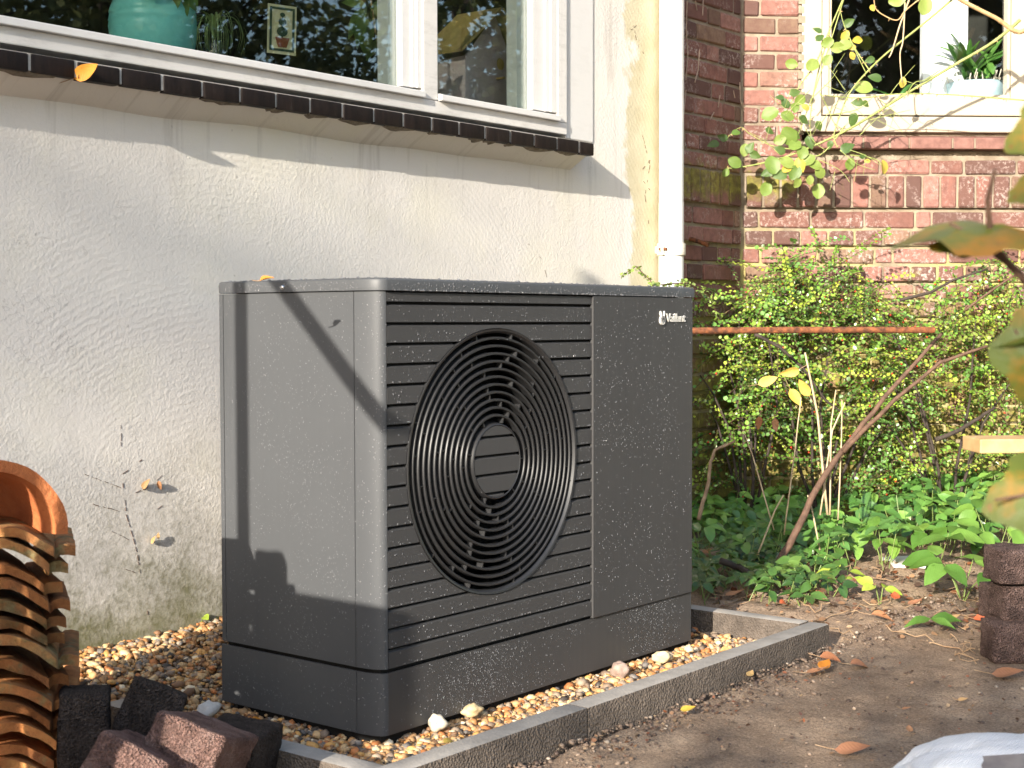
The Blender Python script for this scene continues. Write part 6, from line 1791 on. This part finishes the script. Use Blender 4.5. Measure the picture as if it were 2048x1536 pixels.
# paper card with a potted ball tree, on the inside of the glass
YG = .8765
def cardpt(fx, fz):   # corners from the photograph
    tl, tr_, bl, brr = onY(536, 6, YG), onY(594, 14, YG), onY(534, 105, YG), onY(592, 112, YG)
    return (tl * (1 - fx) + tr_ * fx) * (1 - fz) + (bl * (1 - fx) + brr * fx) * fz
card = thing('window_card', 'small cream card with a drawing of a potted ball tree stuck to the glass', 'card', cardpt(.5, .5))
def cquad(mb, x0, x1, z0, z1, y): return mb.add([cardpt(x0, z0) + V((0, y, 0)), cardpt(x1, z0) + V((0, y, 0)), cardpt(x1, z1) + V((0, y, 0)), cardpt(x0, z1) + V((0, y, 0))], [(0, 1, 2, 3)])
k = cquad(MB(), 0, 1, 0, 1, .0008); k.build('paper', M['paper'], card)
ink = MB()
cquad(ink, .07, .93, .05, .10, 0); cquad(ink, .07, .93, .89, .94, 0); cquad(ink, .07, .15, .10, .89, 0); cquad(ink, .85, .93, .10, .89, 0); cquad(ink, .48, .53, .2, .68, -.0004)
def cdisc(cx, cz, rx, rz):
    c = cardpt(cx, cz) + V((0, -.0006, 0)); ps = [cardpt(cx + rx * math.cos(t * .3927), cz + rz * math.sin(t * .3927)) + V((0, -.0006, 0)) for t in range(16)]
    ink.add([c] + ps, [(0, 1 + i, 1 + (i + 1) % 16) for i in range(16)])
cdisc(.5, .20, .09, .045); cdisc(.5, .345, .14, .075); cdisc(.5, .54, .19, .10)
ink.build('drawing', M['ink'], card)
tp = MB(); tp.add([cardpt(.26, .66) + V((0, -.0006, 0)), cardpt(.76, .66) + V((0, -.0006, 0)), cardpt(.66, .86) + V((0, -.0006, 0)), cardpt(.36, .86) + V((0, -.0006, 0))], [(0, 1, 2, 3)]); tp.build('pot_drawing', M['terra_ink'], card)
# hanging dark climber
hc = thing('hanging_plant', 'dark leafy plant hanging inside the wide window by the window post', 'plant', onY(745, -40, 1.0))
LSd = [leaf_mesh('leaf', .075, .030, M['rose_dark'], 'lance', .3, .5, 70)]
MB().tube([onY(745, -60, 1.0), onY(742, 0, 1.0), onY(755, 90, 1.0), onY(765, 150, 1.01)], [.003, .003, .0025, .002], 6).build('stem', M['canestem'], hc)
for (u, v, a, s) in ((720, 30, 230, 1.3), (735, 60, 270, 1.2), (712, 5, 160, 1.0), (760, 10, 20, 1.1), (730, 85, 280, 1.0), (775, 40, 330, 1.0), (750, 20, 80, .9), (722, 48, 260, 1.2), (765, 60, 300, .8), (745, 100, 250, .8), (770, 95, 320, .7)):
    d = RT * math.cos(math.radians(a)) + UP * math.sin(math.radians(a)); put_leaf(LSd[0], hc, onY(u, v, .98 + random.uniform(-.02, .03)) - d * .03, d, -FW + rv(.5), s)
# toy house with a gabled wooden roof
ax0 = onY(985, 22, 1.06)
th = thing('wooden_bird_house', 'wooden bird house with an ochre gabled roof behind the narrow window pane', 'bird house', V((ax0.x, 1.06, SILL_IN)))
el, er = onY(905, 105, 1.06), onY(1032, 112, 1.06)
def slab(a, b, y0, y1, th_): 
    n_ = V((-(b - a).z, 0, (b - a).x)).normalized(); n_ = n_ if n_.z > 0 else -n_
    vs = [V((a.x, y0, a.z)), V((b.x, y0, b.z)), V((b.x, y1, b.z)), V((a.x, y1, a.z))]; vs += [v + n_ * th_ for v in vs]
    return MB().add(vs, [(0, 3, 2, 1), (4, 5, 6, 7), (0, 1, 5, 4), (1, 2, 6, 5), (2, 3, 7, 6), (3, 0, 4, 7)])
slab(el, ax0, 1.02, 1.20, .008).build('roof', M['ochre'], th); slab(ax0 + V((.002, 0, 0)), er, 1.02, 1.20, .008).build('roof', M['ochre'], th)
bw_ = (er.x - el.x) * .38; xm = (el.x + er.x) / 2 + .01; zt_ = el.z - .004
MB().add([(xm - bw_, 1.05, SILL_IN), (xm + bw_, 1.05, SILL_IN), (xm + bw_, 1.05, zt_), (ax0.x, 1.05, ax0.z - .012), (xm - bw_, 1.05, zt_), (xm - bw_, 1.18, SILL_IN), (xm + bw_, 1.18, SILL_IN), (xm + bw_, 1.18, zt_), (ax0.x, 1.18, ax0.z - .012), (xm - bw_, 1.18, zt_)],
         [(0, 1, 2, 3, 4), (9, 8, 7, 6, 5), (0, 4, 9, 5), (1, 6, 7, 2), (0, 5, 6, 1)]).build('house_front', M['mauve'], th)
hz_ = onY(1003, 128, 1.045); MB().lathe(V((hz_.x, 1.0495, hz_.z)), [(0, .003), (.016, .002), (.018, 0)], 24, V((0, -1, 0))).build('entrance_hole', M['ochre'], th)
MB().box((hz_.x - .02, 1.02, hz_.z - .05), (hz_.x - .014, 1.05, hz_.z - .044)).build('perch', M['ochre'], th)
o = MB().box((onY(1030, 150, 1.14).x, 1.10, SILL_IN), (onY(1062, 150, 1.14).x, 1.14, SILL_IN + .24)).build('blue_book', M['paleblue'], loc=(onY(1040, 150, 1.14).x, 1.12, SILL_IN)); tag(o, 'pale blue upright book beside the bird house', 'book')

# ================================================================== things behind the bay window
OZ = GZ0 - .012
oc = onB(1952, 170, -.20); oc.z = OZ
orw = abs(bay_s(onB(2010, 170, -.2)) - bay_s(onB(1895, 170, -.2))) / 2
oh = onB(1952, 158, -.20 + orw).z - OZ
orp = thing('orchid', 'strap-leaved orchid in a pale blue pot behind the bay window', 'orchid', oc)
smooth_by_angle(MB().lathe(oc, [(0, 0), (orw * .9, 0), (orw, oh), (orw * .95, oh), (orw * .85, oh * .8), (0, oh * .8)], 40).build('pot', M['paleblue'], orp), .8)
SLF = [leaf_mesh('leaf', .19, .030, M['strap'], 'strap', .25, c, i + 80) for i, c in enumerate((.15, .35, .6))]
for k in range(34):
    a = random.uniform(0, 6.28); q = oc + V((math.cos(a), math.sin(a), 0)) * orw * random.uniform(.2, .7) + V((0, 0, oh * .95 + random.uniform(.02, .05)))
    o_ = (BD * math.cos(a) + BN * math.sin(a) * .8); lean = random.uniform(.25, 1.1)
    d = (o_ * lean + ZU).normalized()
    put_leaf(SLF[random.randrange(3)], orp, q, d, (ZU * lean - o_ + BN * .5 + rv(.3)), random.uniform(.65, 1.05))
mb = MB()
for k in range(40):
    a = random.uniform(0, 6.28); q = oc + V((math.cos(a), math.sin(a), 0)) * orw * random.uniform(.3, .9) + V((0, 0, oh * .8)); e = q + V((math.cos(a) * .02, math.sin(a) * .02, random.uniform(.03, .07))) + rv(.015)
    mb.tube([q, q.lerp(e, .5) + rv(.006), e], .0022, 5)
mb.build('pseudobulbs', m_simple('pale_root', (.45, .44, .36), (.6, .58, .48), 40, .7, .2), orp)['kind'] = 'stuff'
pc2 = onB(1795, 185, -.18); pc2.z = OZ
op2 = thing('small_orchid', 'low green orchid in a bright blue dish behind the bay window', 'orchid', pc2)
smooth_by_angle(MB().lathe(pc2, [(0, 0), (.055, 0), (.062, .016), (.058, .016), (.05, .006), (0, .006)], 32).build('dish', M['blue'], op2), .8)
for (dx, dz, s) in ((-1, .25, 1.0), (-.7, .6, .9), (.9, .35, .9), (.5, .8, .7), (-.9, .1, 1.1), (.3, .5, .6)):
    d = (BD * dx + ZU * dz + BN * random.uniform(-.2, .2)).normalized(); put_leaf(SLF[1], op2, pc2 + V((0, 0, .012)), d, ZU + BN * .7 - BD * dx * .3, s * .85)
mb = MB()
for k in range(12):
    q = pc2 + BD * random.uniform(-.06, .05) + V((0, 0, .012)) + BN * random.uniform(0, .04); mb.tube([q, q + BD * random.uniform(-.03, .03) + V((0, 0, .02)), q + BD * random.uniform(-.05, .05) + V((0, 0, .004))], .0022, 5)
mb.build('air_roots', m_simple('air_root', (.5, .55, .45), (.6, .65, .55), 40, .7, .2), op2)['kind'] = 'stuff'
